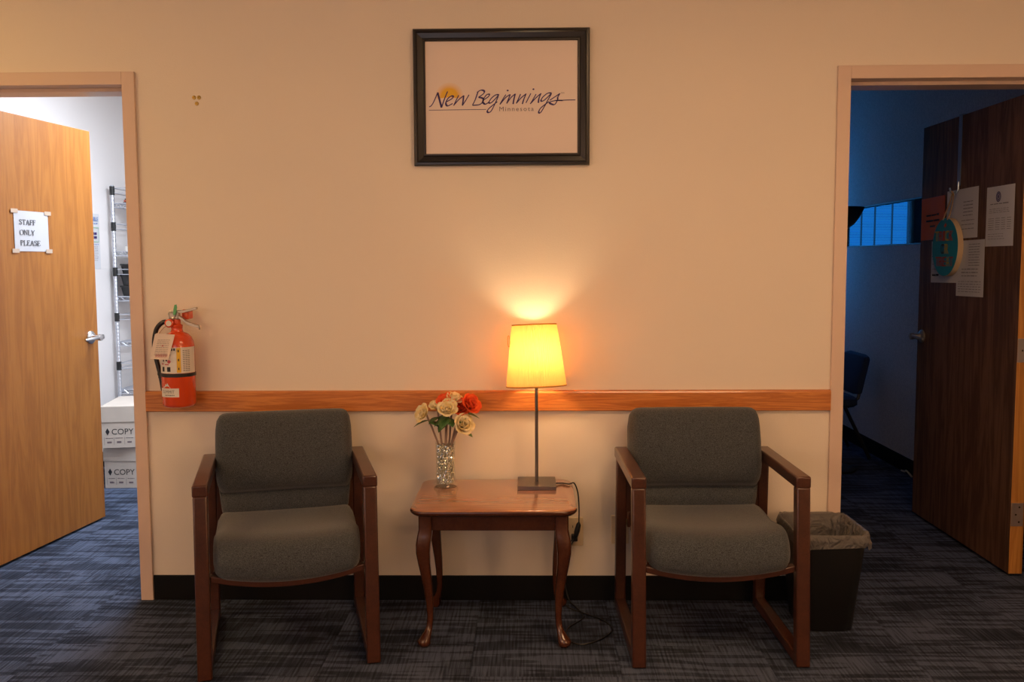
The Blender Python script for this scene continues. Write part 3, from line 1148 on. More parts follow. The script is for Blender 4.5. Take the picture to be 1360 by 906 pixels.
m.add([fw(2.385 + .012 * math.cos(i), 1.345 + .014 * math.sin(i), .006) for i in (0, 1, 2, 3, 4, 5, 6)], [tuple(range(7))])
m.build('logo', M_YELLOW, root)


# copy paper cartons
def copy_box(z, rz, loc, label, dz):
    r = thing('copy_paper_box', label, 'box', (loc[0], loc[1], z), rz, 'copy paper boxes in the storage room')
    w_, d_, h_ = .30, .44, .252
    m = MB()
    m.box(-w_ / 2, w_ / 2, -d_ / 2, d_ / 2, 0, h_ - .012)
    m.build('body', M_CARTON, r, bevel=.002)
    m = MB()
    e = .004
    m.box(-w_ / 2 - e, w_ / 2 + e, -d_ / 2 - e, d_ / 2 + e, h_ - dz, h_)
    m.build('lid', M_CARTON, r, bevel=.003)
    m = MB()
    y = -d_ / 2 - .0008
    tf = lambda u, v: (u, y, v)
    text_fit(m, 'COPY', -.092, .082, .124, .034, tf, spacing=1.0)
    m.build('print', M_INK, r)
    m = MB()
    m.add([tf(-.116 + a * .8, .099 + b) for a, b in ((-.015, 0), (0, -.022), (.015, 0), (0, .022))], [(0, 1, 2, 3)])
    m.build('diamond_mark', M_INK, r)
    m = MB()
    ff = lambda u, v, o: (u, y, v)
    for u0 in (-.128, -.073, -.013, .05):
        scribble(m, ff, u0, u0 + .042, .058, .0045, 2)
        scribble(m, ff, u0 + .008, u0 + .034, .030, .012, 1)
        m.add([tf(u0 - .008, .02), tf(u0 - .0065, .02), tf(u0 - .0065, .066), tf(u0 - .008, .066)], [(0, 1, 2, 3)])
    m.build('fine_print', M_MIST_INK, r)['kind'] = 'stuff'
    return r


copy_box(0, .02, (-2.417, 2.085), 'lower white copy paper box standing on the blue carpet', .088)
copy_box(.252, .17, (-2.44, 2.06), 'upper white copy paper box with deep tilted lid', .098)

# ------------------------------------------------------------------ dark office contents
root = thing('office_chair', 'dark blue upholstered chair in shadow against the office wall', 'chair', (2.03, 2.86, 0))
m = MB()
rings = []
for k in range(7):
    y = -.21 + .42 * k / 6
    e = .012 if k in (0, 6) else 0
    rings.append([(.17 + e, y, .44 + e), (.21, y, .45), (.27 - e, y, .69 - e), (.255, y, .715 - e), (.22, y, .71 - e), (.165 + e, y, .5)])
m.loft(rings)
m.build('backrest', M_BLUE_FABRIC, root, smooth=True, bevel=.01)
m = MB()
m.loft([[(x, y, z) for x, y in rrect(.42 - i, .44 - i, .05, 4, -.02)] for z, i in ((.36, .03), (.375, 0), (.415, 0), (.43, .04))])
m.build('seat', M_BLUE_FABRIC, root, smooth=True)
for s in (-1, 1):
    for (a, b) in (((.10, s * .2, .36), (.27, s * .21, .012)), ((-.12, s * .2, .36), (-.24, s * .21, .012))):
        m = MB()
        m.tube([a, b], .012, 8)
        m.build('leg', M_BLACK, root, smooth=True)
    m = MB()
    m.tube([(.12, s * .19, .36), (.19, s * .19, .42), (.22, s * .19, .55)], .011, 8)
    m.build('back_upright', M_BLACK, root, smooth=True)
root = thing('torchiere_lamp', 'unlit dark bowl-topped floor lamp before the blue glazed strip', 'floor lamp', (1.962, 2.36, 0))
m = MB()
m.lathe([(.0, .0), (.14, .0), (.14, .012), (.12, .024), (.02, .034), (.0, .034)], 32)
m.build('base', M_BLACK, root, smooth=True)
m = MB()
m.lathe([(.011, .03), (.011, 1.54)], 12)
m.build('pole', M_BLACK, root, smooth=True)
m = MB()
m.lathe([(.018, 1.535), (.05, 1.545), (.09, 1.575), (.12, 1.615), (.14, 1.655), (.152, 1.682), (.146, 1.684), (.11, 1.62), (.05, 1.56), (.0, 1.555)], 40)
m.build('bowl_shade', M_BLACK, root, smooth=True)
tag(MB().tube(smooth_path([(OFX - .02, 2.13, .006), (OFX - .03, 2.19, .03), (OFX - .016, 2.25, .012), (OFX - .014, 2.31, .006)], 5), .006, 8).build('cable_end', M_IVORY, smooth=True),
    'pale cable end on floor by the dark office wall', 'cable')

# ------------------------------------------------------------------ things on the wall
PX0, PX1, PZ0, PZ1 = -.440, .232, 1.719, 2.233
root = thing('framed_logo_print', 'black framed print with purple script logo high on wall', 'picture', ((PX0 + PX1) / 2, 0, PZ0))
L = Vector(root.location)


def rect_loft(prof, x0, x1, z0, z1, mat, name, parent):
    """profile of (inset, -y depth) swept round a rectangle"""
    rings = []
    for (sx, sz) in ((0, 0), (1, 0), (1, 1), (0, 1)):
        rings.append([((x1 - i if sx else x0 + i), -d, (z1 - i if sz else z0 + i)) for i, d in prof])
    return MB().loft(rings, closed=True).build(name, mat, parent)


fx0, fx1, fz0, fz1 = PX0 - L.x, PX1 - L.x, 0, PZ1 - PZ0
rect_loft([(0, .001), (0, .020), (.004, .026), (.012, .0265), (.016, .022), (.034, .0185), (.038, .021), (.0425, .021), (.046, .014), (.046, .001)],
          fx0, fx1, fz0, fz1, M_BLACK_FRAME, 'frame', root)
m = MB()
m.box(fx0 + .04, fx1 - .04, -.012, -.002, fz0 + .04, fz1 - .04)
paper = m.build('print_paper', M_POSTER, root)
# traced logo: coordinates of an enlarged view, 6.182 units to a pixel
def lg(x, y, o=.0128):
    px, py = 560 + x / 6.182, 90 + y / 6.182
    k = .672 / 233.5
    return (fx0 + (px - 549.3) * k, -o, fz1 - (py - 39.5) * k * .990)


m = MB()
lgA = lambda x, y: lg((565 + x / 13.6 - 560) * 6.182, (100 + y / 13.6 - 90) * 6.182)
lgB = lambda x, y: lg((655 + x / 12.14 - 560) * 6.182, (105 + y / 12.14 - 90) * 6.182)
nib = (.8, -.6)
strokesA = [
    [(66, 562), (100, 545), (150, 470), (225, 303)], [(222, 308), (250, 420), (290, 578)], [(290, 575), (345, 420), (402, 288)],
    [(378, 475), (470, 425), (505, 385), (465, 372), (400, 425), (368, 500), (400, 548), (492, 505)],
    [(603, 358), (555, 450), (508, 545)], [(510, 540), (600, 440), (690, 368)], [(692, 362), (682, 450), (668, 545)], [(670, 540), (730, 450), (788, 352)],
    [(952, 298), (900, 440), (848, 542)], [(932, 312), (1000, 272), (1062, 285), (1050, 335), (960, 397)], [(960, 397), (1040, 420), (1042, 470), (980, 528), (850, 542)],
    [(1168, 345), (1110, 352), (1050, 430), (1040, 490), (1085, 522), (1145, 488)], [(1050, 445), (1130, 395), (1166, 348)],
    [(1330, 358), (1270, 358), (1190, 420), (1148, 492), (1200, 490), (1330, 355)], [(1318, 380), (1250, 530), (1185, 648), (1135, 672), (1118, 640), (1170, 580), (1300, 480)]]
strokesB = [
    [(205, 255), (150, 340), (108, 412)], [(108, 412), (200, 305), (270, 255)],
    [(278, 252), (250, 320), (218, 398)], [(218, 398), (290, 300), (358, 245)], [(358, 242), (335, 330), (322, 408)],
    [(442, 248), (410, 320), (372, 398)], [(372, 398), (450, 310), (532, 245)], [(532, 242), (495, 330), (470, 408)],
    [(608, 238), (565, 320), (528, 392)],
    [(692, 252), (640, 340), (598, 408)], [(600, 405), (690, 310), (772, 240)], [(772, 238), (738, 320), (728, 392)],
    [(942, 238), (880, 238), (800, 300), (772, 357), (820, 352), (942, 238)], [(938, 250), (880, 350), (820, 460), (762, 548), (734, 538), (770, 470), (900, 372)],
    [(1078, 243), (990, 300), (912, 352)], [(1076, 246), (1042, 300), (1035, 350), (985, 422), (905, 387), (1000, 357), (1120, 355)]]
for st in strokesA:
    stroke(m, st, lgA, nib, 38, mn=.45)
for st in strokesB:
    stroke(m, st, lgB, nib, 34, mn=.45)
for (x, y) in ((235, 190), (650, 173)):
    m.add([lgB(x + 17 * math.cos(i * PI / 4), y + 14 * math.sin(i * PI / 4)) for i in range(8)], [tuple(range(8))])
m.build('script_lettering', M_PURPLE, root)
m = MB()
stroke(m, [(58, 345), (530, 342)], lg, (0, 1), 4.5, mn=1)
m.build('underline', M_PURPLE, root)
m = MB()
stroke(m, [(1098, 275), (1180, 271), (1262, 270)], lg, (0, 1), 7, mn=1)
m.build('underline', M_PURPLE, root)
m = MB()
text_fit(m, 'Minnesota', 638, -357, 282, 36, lambda x, y: lg(x, -y), spacing=1.25)
m.build('small_lettering', M_MIST_INK, root)
m = MB()
text_fit(m, 'TM', 1142, -219, 28, 12, lambda x, y: lg(x, -y))
m.build('small_lettering', M_MIST_INK, root)
m = MB()
c = lg(228, 240, .0122)
n = 30
R_ = 118 / 6.182 * .672 / 233.5
m.add([(0, 0, 0)] + [(R_ * math.cos(-.12 + (PI + .24) * i / n), 0, R_ * math.sin(-.12 + (PI + .24) * i / n)) for i in range(n + 1)],
      [(0, i + 1, i + 2) for i in range(n)])
so = m.build('printed_sun', M_SUN, root)
so.location = c

# three brass anchors left in the wall
root = thing('wall_anchor_cluster', 'cluster of three tiny brass wall anchors at upper left', 'wall anchor', (-1.281, 0, 1.975))
for (dx, dz) in ((-.009, .012), (.010, .012), (.001, -.011)):
    m = MB()
    m.lathe([(.008, 0), (.007, .003), (.0025, .004), (.0, .002)], 12, tf=lambda p: (dx + p[0], -p[2], dz + p[1]))
    m.build('anchor', M_BRASS, root, smooth=True)

# outlets
def outlet(x, z, label):
    r = thing('wall_outlet', label, 'outlet', (x, 0, z), 0, 'ivory wall outlets')
    m = MB()
    m.loft([[(px, -y, pz) for px, pz in rrect(.070 - i, .115 - i, .004, 3)] for y, i in ((.0005, 0), (.004, 0), (.006, .004))])
    m.build('cover_plate', M_IVORY, r)
    for dz in (-.0195, .0195):
        m = MB()
        m.prism([(q[0], q[1] + dz) for q in rrect(.033, .028, .009, 4)], 0, .0015, tf=lambda p: (p[0], -.006 - p[2], p[1]))
        so = m.build('socket', M_IVORY, r)
        for dx in (-.0065, .0065):
            bx('slot', M_BLACK, so, dx - .0012, dx + .0012, -.0079, -.0074, dz - .003, dz + .006)
    m = MB()
    m.lathe([(.003, 0), (.002, .001)], 10, tf=lambda p: (p[0], -.006 - p[2], p[1]))
    m.build('screw', M_BRASS, r)


outlet(.176, .280, 'ivory wall outlet half hidden behind the table leg')
outlet(.357, .288, 'ivory wall outlet beside the right chair leg')

# ------------------------------------------------------------------ fire extinguisher
EX, EY, EZ = -1.3555, -.085, .800
root = thing('fire_extinguisher', 'red fire extinguisher with paper tag hung on the wall', 'fire extinguisher', (EX, EY, EZ))
R0 = .0628
TB = [(.0, .004), (.052, .0), (.058, .003), (R0, .012), (R0, .232), (.0605, .250), (.053, .268), (.040, .281), (.024, .288), (.021, .296), (.021, .302), (0, .302)]
MB().lathe(TB, 48).build('cylinder', M_RED, root, smooth=True)


def wrap(a0, a1, z0, z1, r, mat, name, parent=None, n=24):
    m = MB()
    vs, fs = [], []
    for i in range(n + 1):
        a = a0 + (a1 - a0) * i / n
        vs += [(r * math.sin(a), -r * math.cos(a), z0), (r * math.sin(a), -r * math.cos(a), z1)]
    for i in range(n):
        fs.append((2 * i, 2 * i + 2, 2 * i + 3, 2 * i + 1))
    m.add(vs, fs)
    return m.build(name, mat, parent or root, smooth=True)


def cyl(r):
    return lambda x, z: (r * math.sin(x / R0), -r * math.cos(x / R0), z)


lab = wrap(-1.25, 1.62, .133, .232, R0 + .0006, M_WHITE_LABEL, 'instruction_label')
wrap(.28, .52, .136, .230, R0 + .0010, M_YELLOW, 'yellow_stripe', lab)
m = MB()
t = cyl(R0 + .0012)
for (x0, x1, z0, z1) in ((-.022, -.010, .220, .229), (-.008, .004, .220, .229), (.007, .013, .220, .229), (-.045, -.033, .140, .158), (-.020, -.006, .140, .158), (-.040, -.034, .178, .186), (-.026, -.018, .180, .196)):
    m.add([t(x0, z0), t((x0 + x1) / 2, z0), t(x1, z0), t(x1, z1), t((x0 + x1) / 2, z1), t(x0, z1)], [(0, 1, 2, 3, 4, 5)])
for k in range(12):
    for x0 in (.040, .050, .060):
        m.add([t(x0, .142 + k * .007), t(x0 + .008, .142 + k * .007), t(x0 + .008, .144 + k * .007), t(x0, .144 + k * .007)], [(0, 1, 2, 3)])
for k in (0, 1, 2):
    m.add([t(.0225, .146 + k * .034), t(.0265, .146 + k * .034), t(.0265, .155 + k * .034), t(.0225, .155 + k * .034)], [(0, 1, 2, 3)])
m.build('label_print', M_INK, lab)['kind'] = 'stuff'
m = MB()
for (x, z, r) in ((-.012, .204, .0075), (-.011, .178, .0075)):
    m.add([t(x + r * math.cos(i), z + r * math.sin(i)) for i in range(6)], [tuple(range(6))])
for (x0, x1, z0, z1) in ((-.05, -.036, .167, .171), (-.03, -.012, .165, .169)):
    m.add([t(x0, z0), t(x1, z0), t(x1, z1), t(x0, z1)], [(0, 1, 2, 3)])
m.build('label_icons', M_RED_PRINT, lab)
m = MB()
m.lathe([(R0 + .0004, .118), (R0 + .0022, .119), (R0 + .0022, .131), (R0 + .0004, .132)], 48, cap=False)
m.build('strap', M_BLACK, root, smooth=True)
lab = wrap(-.98, .36, .042, .076, R0 + .0006, M_WHITE_LABEL, 'maker_label')
m = MB()
t = cyl(R0 + .0006)
for pk in ([(-.046, .076), (-.040, .084), (-.036, .081), (-.030, .094), (-.026, .088), (-.022, .096), (-.014, .084), (-.008, .076)],):
    m.add([t(a, b) for a, b in pk], [tuple(range(len(pk)))])
m.build('mountain_mark', M_WHITE_LABEL, lab)
m = MB()
t = cyl(R0 + .0014)
text_fit(m, 'SUMMIT', -.046, .057, .052, .012, t)
ff = lambda u, v, o: t(u, v)
scribble(m, ff, -.034, .006, .048, .0035, 5)
m.build('lettering', M_GREY_INK, lab)
# valve
m = MB()
m.lathe([(.019, .300), (.022, .304), (.022, .314), (.015, .318), (.015, .345), (.0, .346)], 20)
m.build('valve', M_RED, root, smooth=True)
m = MB()
m.lathe([(.0165, 0), (.0165, .012), (.013, .015), (.0, .0155)], 20, tf=lambda p: (-.020 + p[0], -.015 - p[2], .322 + p[1]))
g_ = m.build('gauge', M_RED, root, smooth=True)
m = MB()
m.lathe([(.011, 0.0155), (.011, .0165), (0, .0166)], 16, tf=lambda p: (-.020 + p[0], -.015 - p[2], .322 + p[1]))
m.build('dial', M_WHITE_LABEL, g_)


def lever(name, pts, mat, w0=.022):
    m = MB()
    P = smooth_path(pts, 5)
    rings = []
    for i, p in enumerate(P):
        k = i / (len(P) - 1)
        w_ = w0 * (1 - .3 * k) / 2
        rings.append([(p.x, p.y - w_, p.z + .005), (p.x, p.y - w_, p.z - .005), (p.x, p.y + w_, p.z - .005), (p.x, p.y + w_, p.z + .005)])
    m.loft(rings)
    return m.build(name, mat, root, smooth=True, bevel=.002)


lever('squeeze_lever', [(-.022, -.004, .352), (.0, -.004, .365), (.03, -.004, .366), (.07, -.004, .376), (.082, -.004, .378)], M_CAST)
lever('carry_handle', [(-.015, -.004, .338), (.012, -.004, .345), (.045, -.004, .322), (.085, -.004, .308), (.088, -.004, .300)], M_CAST)
MB().box(-.026, .014, -.017, .009, .335, .365).build('lever_bracket', M_CAST, root, bevel=.006)
m = MB()
m.tube([(-.010 + .014 * math.cos(a), -.021, .355 + .014 * math.sin(a)) for a in [2 * PI * i / 16 for i in range(17)]], .0016, 6)
m.build('pull_pin', M_CHROME, root, smooth=True)
m = MB()
m.add([(a, b, c) for b in (-.024, -.0215) for a, c in ((-.004, .352), (.006, .356), (.012, .382), (.010, .394), (.002, .392), (-.002, .375))],
      [tuple(range(6)), tuple(range(6, 12))] + [(i, (i + 1) % 6, 6 + (i + 1) % 6, 6 + i) for i in range(6)])
m.build('seal_tag', M_GREEN, root)
MB().box(.012, .040, .018, .070, .334, .372).build('wall_hook', M_RED, root, bevel=.006)
m = MB()
m.tube(smooth_path([(-.020, -.004, .322), (-.048, -.006, .326), (-.076, -.006, .300), (-.088, -.004, .250), (-.087, 0, .200), (-.078, 0, .155), (-.071, 0, .128)], 6), .0088, 12)
m.build('hose', M_BLACK, root, smooth=True)
m = MB()
m.tube([(-.034, -.004, .323), (-.018, -.004, .3225)], .0095, 12)
m.build('hose_collar', M_CHROME, root, smooth=True)
m = MB()
m.tube([(-.072, 0, .132), (-.070, 0, .112), (-.067, 0, .106), (-.0645, 0, .060)], [.0085, .0085, .0095, .0055], 12)
m.build('nozzle', M_BLACK, root, smooth=True)
MB().box(-.078, -.060, -.012, .006, .120, .131).build('hose_clip', M_BLACK, root, bevel=.002)
# inspection tag, hung turned and tilted in front of the tank
tagm = MB()
tg = [(-.010, .283), (.004, .274), (-.018, .186), (-.083, .194), (-.052, .282)]
tg = [(-.058, .283), (-.050, .288), (.018, .282), (-.010, .186), (-.085, .190)]
ft = lambda x, z, o=0: (x, -.070 - .02 * (x + .03) / .06 * 0 - o + .010 * (x < -.06), z)
tagm.add([ft(x, z) for x, z in tg] + [ft(x, z, .0008) for x, z in tg], [tuple(range(5)), tuple(range(5, 10))] + [(i, (i + 1) % 5, 5 + (i + 1) % 5, 5 + i) for i in range(5)])
tg_o = tagm.build('inspection_tag', M_TAG, root)
m = MB()
sk = lambda x, z, o=0: (x + (z - .235) * .28, -.0716 + .010 * (x < -.06), z)
for k in range(9):
    scribble(m, sk, -.055, -.008, .205 + k * .007, .0016, 4)
m.build('tag_print', M_MIST_INK, tg_o)
m = MB()
for k in range(5):
    scribble(m, sk, -.050, -.004, .197 + k * .0025, .0013, 6)
m.add([sk(-.036, .238), sk(-.026, .238), sk(-.031, .244)], [(0, 1, 2)])
m.build('tag_red_print', M_RED_PRINT, tg_o)['kind'] = 'stuff'
m = MB()
m.tube([(-.046, -.068, .283), (-.035, -.045, .305), (-.022, -.02, .318)], .0012, 6)
m.build('tag_string', M_TWINE, root)

# ------------------------------------------------------------------ table
TX0, TX1, TY0, TY1, TZ = -.420, .165, -.505, -.022, .498
TCX, TCY = (TX0 + TX1) / 2, (TY0 + TY1) / 2
TW, TD = TX1 - TX0, TY1 - TY0
root = thing('side_table', 'glossy mahogany side table with curved cabriole legs', 'table', (TCX, TCY, 0))
m = MB()
m.loft([[(x, y, z) for x, y in rrect(TW - 2 * i, TD - 2 * i, .062 - i, 8)] for z, i in
        ((TZ - .024, .012), (TZ - .022, .008), (TZ - .015, .001), (TZ - .010, .0), (TZ - .004, .0015), (TZ - .001, .005), (TZ, .010))])
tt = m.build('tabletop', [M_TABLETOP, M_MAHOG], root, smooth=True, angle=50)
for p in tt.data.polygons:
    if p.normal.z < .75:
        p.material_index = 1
AX, AY = TW / 2 - .055, TD / 2 - .055
AZ0, AZ1 = TZ - .084, TZ - .024
for s in (-1, 1):
    bx('apron', M_MAHOG, root, -AX, AX, s * AY - .010 + (-s * .008), s * AY + .010 - s * .008, AZ0, AZ1, .002)
    bx('apron', M_MAHOG, root, s * AX - .010 - s * .008, s * AX + .010 - s * .008, -AY, AY, AZ0, AZ1, .002)
for sx in (-1, 1):
    for sy in (-1, 1):
        m = MB()
        prof = [(.481, .0, .024, .012), (.42, .0, .024, .012), (.40, .003, .025, .010), (.37, .008, .0255, .012), (.34, .009, .0245, .015), (.30, .006, .0215, .016), (.25, .0, .0185, .016),
                (.20, -.006, .016, .0145), (.15, -.010, .0135, .013), (.10, -.011, .0115, .0112), (.07, -.009, .0115, .0112), (.050, -.003, .014, .0138), (.035, .004, .019, .0185), (.022, .010, .0235, .0232), (.010, .010, .023, .0228), (.0, .008, .016, .0158)]
        rings = []
        for z, off, hw, rr in prof:
            rr = min(rr, hw - .0002)
            rings.append([(sx * (AX + off) + x, sy * (AY + off) + y, z) for x, y in rrect(hw * 2, hw * 2, rr, 4)])
        m.loft(rings)
        m.build('leg', M_MAHOG, root, smooth=True, angle=60)

# ------------------------------------------------------------------ vase with beads and flowers
VX, VY = -.3205, -.150
root = thing('glass_vase', 'clear glass vase of crystal beads holding silk flowers', 'vase', (VX, VY, TZ))
m = MB()
m.lathe([(.0, .0), (.041, .0), (.046, .003), (.047, .008), (.041, .018), (.037, .035), (.0362, .08), (.037, .14), (.0385, .172), (.0372, .1725), (.0352, .14), (.0344, .08), (.0350, .035), (.034, .014), (.0, .012)], 40)
m.build('vase_body', M_GLASS, root, smooth=True)
m = MB()
ico = bmesh.new()
bmesh.ops.create_icosphere(ico, subdivisions=1, radius=1.0)
iv = [tuple(v.co) for v in ico.verts]
fi = [tuple(v.index for v in q.verts) for q in ico.faces]
ico.free()
rnd = random.Random(3)
for layer in range(22):
    z = .018 + layer * .0067
    for ring, cnt in ((.0295, 19), (.0205, 12), (.010, 6)):
        for i in range(cnt):
            if rnd.random() < .05:
                continue
            a = 2 * PI * (i + .5 * (layer % 2)) / cnt + rnd.uniform(-.1, .1)
            r = rnd.uniform(.0036, .0052)
            rr = ring + rnd.uniform(-.002, .001)
            m.add([(rr * math.cos(a) + x * r, rr * math.sin(a) + y * r, z + rnd.uniform(-.002, .002) + q * r) for x, y, q in iv], fi)
o = m.build('crystal_beads', M_BEAD, root)
o['kind'] = 'stuff'


def petal(mb, c, ax, ang, r_in, length, width, open_, curl, tf):
    """one petal: grid 4x4, from the base outward/upward, cupped"""
    vs, fs = [], []
    n, k = 4, 5
    for j in range(k):
        t = j / (k - 1)
        rad = r_in + length * (open_ * t + curl * t * t * t)
        z = length * (t * (1 - .45 * open_) - .35 * curl * t * t)
        wv = width * (.38, .80, 1.0, .92, .48)[j] / 2
        for i in range(n):
            s = (i / (n - 1) - .5) * 2
            lx = rad - .25 * wv * s * s
            ly = wv * s
            vs.append((lx * math.cos(ang) - ly * math.sin(ang), lx * math.sin(ang) + ly * math.cos(ang), z + .12 * wv * s * s))
    for j in range(k - 1):
        for i in range(n - 1):
            fs.append((j * n + i, j * n + i + 1, (j + 1) * n + i + 1, (j + 1) * n + i))
    mb.add(vs, fs, tf)


def flower(head, face, size, mat, label, leaves, rs, base=None):
    """head: world position; face: direction the bloom looks"""
    rr = random.Random(rs)
    base = base or (VX + rr.uniform(-.012, .012), VY + rr.uniform(-.012, .012), TZ + rr.uniform(.07, .1))
    root = thing('silk_flower', label, 'flower', base, 0, 'silk flowers in the glass vase')
    B = Vector(base)
    H = Vector(head)
    d = Vector(face).normalized()
    q = Vector((0, 0, 1)).rotation_difference(d).to_matrix()
    tf = lambda p: (q @ Vector(p)) + H - d * size * .45 - B
    m = MB()
    for cnt, op, cu, ln, wd, ri in ((3, .02, .0, .78, .80, .12), (4, .16, .05, .88, 1.1, .16), (5, .36, .12, .95, 1.25, .20), (6, .62, .25, .95, 1.3, .22)):
        off = rr.uniform(0, 6)
        for i in range(cnt):
            petal(m, None, None, off + 2 * PI * i / cnt + rr.uniform(-.15, .15), ri * size, ln * size * rr.uniform(.9, 1.08), wd * size, op + rr.uniform(-.06, .06), cu, tf)
    ob = m.build('bloom', mat, root, smooth=True, angle=80)
    so = ob.modifiers.new('thickness', 'SOLIDIFY')
    so.thickness = .0006
    m = MB()
    ring = []
    m.lathe([(.002, -.25 * size), (.14 * size, -.12 * size), (.24 * size, .06 * size), (.16 * size, .10 * size)], 8, tf=tf)
    m.build('calyx', M_LEAF, root, smooth=True)
    m = MB()
    end = H - d * size * .62 - B
    rim = Vector((VX + max(-.028, min(.028, (H.x - VX) * .42)), VY + max(-.02, min(.02, (H.y - VY) * .42)), TZ + .172)) - B
    path = smooth_path([(0, 0, 0), tuple(rim * .5 + Vector((0, 0, .0))), tuple(rim), tuple(rim.lerp(end, .6) + Vector((0, 0, .004))), tuple(end)], 5)
    m.tube(path, .0038, 7)
    m.build('stem', M_STEM, root, smooth=True)
    for (a, el, ln, at) in leaves:
        m = MB()
        p0 = rim.lerp(end, at)
        dv = Vector((math.cos(a) * math.cos(el), math.sin(a) * math.cos(el), math.sin(el)))
        sd = dv.cross(Vector((0, 0, 1))).normalized()
        up = sd.cross(dv)
        vs, fs = [], []
        for j in range(6):
            t = j / 5
            wv = ln * .34 * math.sin(PI * min(1, .08 + .92 * t)) if j < 5 else .0004
            cpt = p0 + dv * ln * t - up * ln * .25 * t * t
            for s in (-1, 0, 1):
                vs.append(tuple(cpt + sd * wv * s + up * (.12 * wv * abs(s))))
        for j in range(5):
            for i in range(2):
                fs.append((j * 3 + i, j * 3 + i + 1, j * 3 + i + 4, j * 3 + i + 3))
        m.add(vs, fs)
        lo = m.build('leaf', M_LEAF, root, smooth=True)
        s2 = lo.modifiers.new('thickness', 'SOLIDIFY')
        s2.thickness = .0006
    return root


VYF = VY - .012
flower((-.404, VYF - .01, .784), (-.7, -.75, .45), .036, M_CREAM, 'cream silk rose farthest left in the vase', [(3.3, -.15, .06, .80), (5.6, -.1, .05, .78)], 1)
flower((-.354, VYF + .012, .811), (-.25, -.5, .9), .028, M_CREAM, 'small upright cream silk rose second from left', [(3.9, -.2, .05, .75)], 2)
flower((-.309, VYF - .02, .803), (.05, -.7, .65), .038, M_CREAM, 'cream silk rose facing the room at the bunch centre', [(4.4, -.35, .07, .86), (5.2, -.2, .06, .80), (3.7, -.25, .06, .82), (4.0, -.5, .06, .74)], 3)
flower((-.286, VYF + .024, .836), (.35, -.45, .85), .034, M_CREAM, 'tallest cream silk rose at the top of the bunch', [(.3, .1, .05, .75)], 4)
flower((-.248, VYF - .018, .744), (.5, -.8, .35), .044, M_CREAM, 'low cream silk rose drooping over the vase rim', [(-.5, -.1, .065, .75), (.4, .35, .06, .85)], 5)
flower((-.222, VYF + .006, .816), (.65, -.6, .5), .042, M_ORANGE, 'bright orange silk rose farthest right', [(.0, -.1, .06, .82), (4.5, -.3, .055, .8)], 6)
flower((-.262, VYF + .012, .803), (.1, -.75, .6), .038, M_ORANGE, 'dark orange silk rose left of the bright orange one', [(4.9, -.3, .055, .8), (5.6, -.1, .05, .84)], 7)
flower((-.318, VYF + .012, .826), (-.1, -.7, .7), .036, M_ORANGE, 'orange silk rose peeking between cream roses', [(4.2, -.3, .055, .74)], 8)

# ------------------------------------------------------------------ table lamp
LX, LY = .026, -.130
root = thing('table_lamp', 'lit table lamp with pleated yellow shade and square metal base', 'lamp', (LX, LY, TZ))
m = MB()
m.loft([[(x, y, z) for x, y in rrect(.146 - 2 * i, .160 - 2 * i, .004, 3)] for z, i in ((.0, .002), (.001, 0), (.0135, 0), (.015, .0015))])
m.build('base', M_STEEL, root)
MB().lathe([(.0062, .015), (.0062, .45), (.012, .455), (.012, .47), (.0, .471)], 16).build('pole', M_STEEL, root, smooth=True)
m = MB()
m.lathe([(.0155, .455), (.0165, .46), (.0165, .488), (.0, .489)], 20)
m.build('bulb_socket', M_BLACK, root, smooth=True)
BZ = .436
m = MB()
m.lathe([(.0, .030), (.016, .030), (.022, .045), (.029, .065), (.0305, .085), (.028, .105), (.018, .120), (.0, .125)], 20, tf=lambda p: (p[0], p[1], p[2] + BZ - .006))
m.build('bulb', M_BULB, root, smooth=True)
SB, ST = .880 - TZ, 1.112 - TZ
RB, RT = .1130, .0840
piv = Vector((0, 0, (SB + ST) / 2))
tilt = Matrix.Rotation(-.035, 3, 'Y') @ Matrix.Rotation(-.085, 3, 'X')
stf = lambda p: tuple(tilt @ (Vector(p) - piv) + piv + Vector((-.004, .012, 0)))
NP = 72
m = MB()
rings = []
for k in range(9):
    t_ = k / 8
    z = SB + (ST - SB) * t_
    r = RB + (RT - RB) * t_
    n = NP * 4
    rings.append([((r + .0022 * math.cos(2 * PI * j / 4) * (.9 if 0 < k < 8 else .5)) * math.cos(2 * PI * j / n), (r + .0022 * math.cos(2 * PI * j / 4) * (.9 if 0 < k < 8 else .5)) * math.sin(2 * PI * j / n), z) for j in range(n)])
m.loft(rings, cap=False, tf=stf)
sh = m.build('pleated_shade', M_SHADE, root, smooth=True, angle=70)
for z, r in ((SB, RB), (ST, RT)):
    m = MB()
    m.tube([stf((r * math.cos(2 * PI * i / 64), r * math.sin(2 * PI * i / 64), z)) for i in range(65)], .0026, 8, cap=False)
    m.build('piping', M_SHADE_TRIM, sh, smooth=True)
m = MB()
for i in range(3):
    a = 2 * PI * i / 3 + .5
    m.tube([stf((.017 * math.cos(a), .017 * math.sin(a), .470)), stf((RB * .93 * math.cos(a), RB * .93 * math.sin(a), SB + .05))], .0014, 6)
m.tube([stf((.018 * math.cos(2 * PI * i / 20), .018 * math.sin(2 * PI * i / 20), .470)) for i in range(21)], .0014, 6)
m.build('shade_carrier', M_STEEL, root, smooth=True)
# small paper loop tag at left of the shade
m = MB()
m.tube([stf((-.098 + .004 * math.cos(a), -.03, .555 + .022 * math.sin(a))) for a in [2 * PI * i / 14 for i in range(15)]], .0012, 5)
m.build('label_loop', M_SHADE_TRIM, sh, smooth=True)
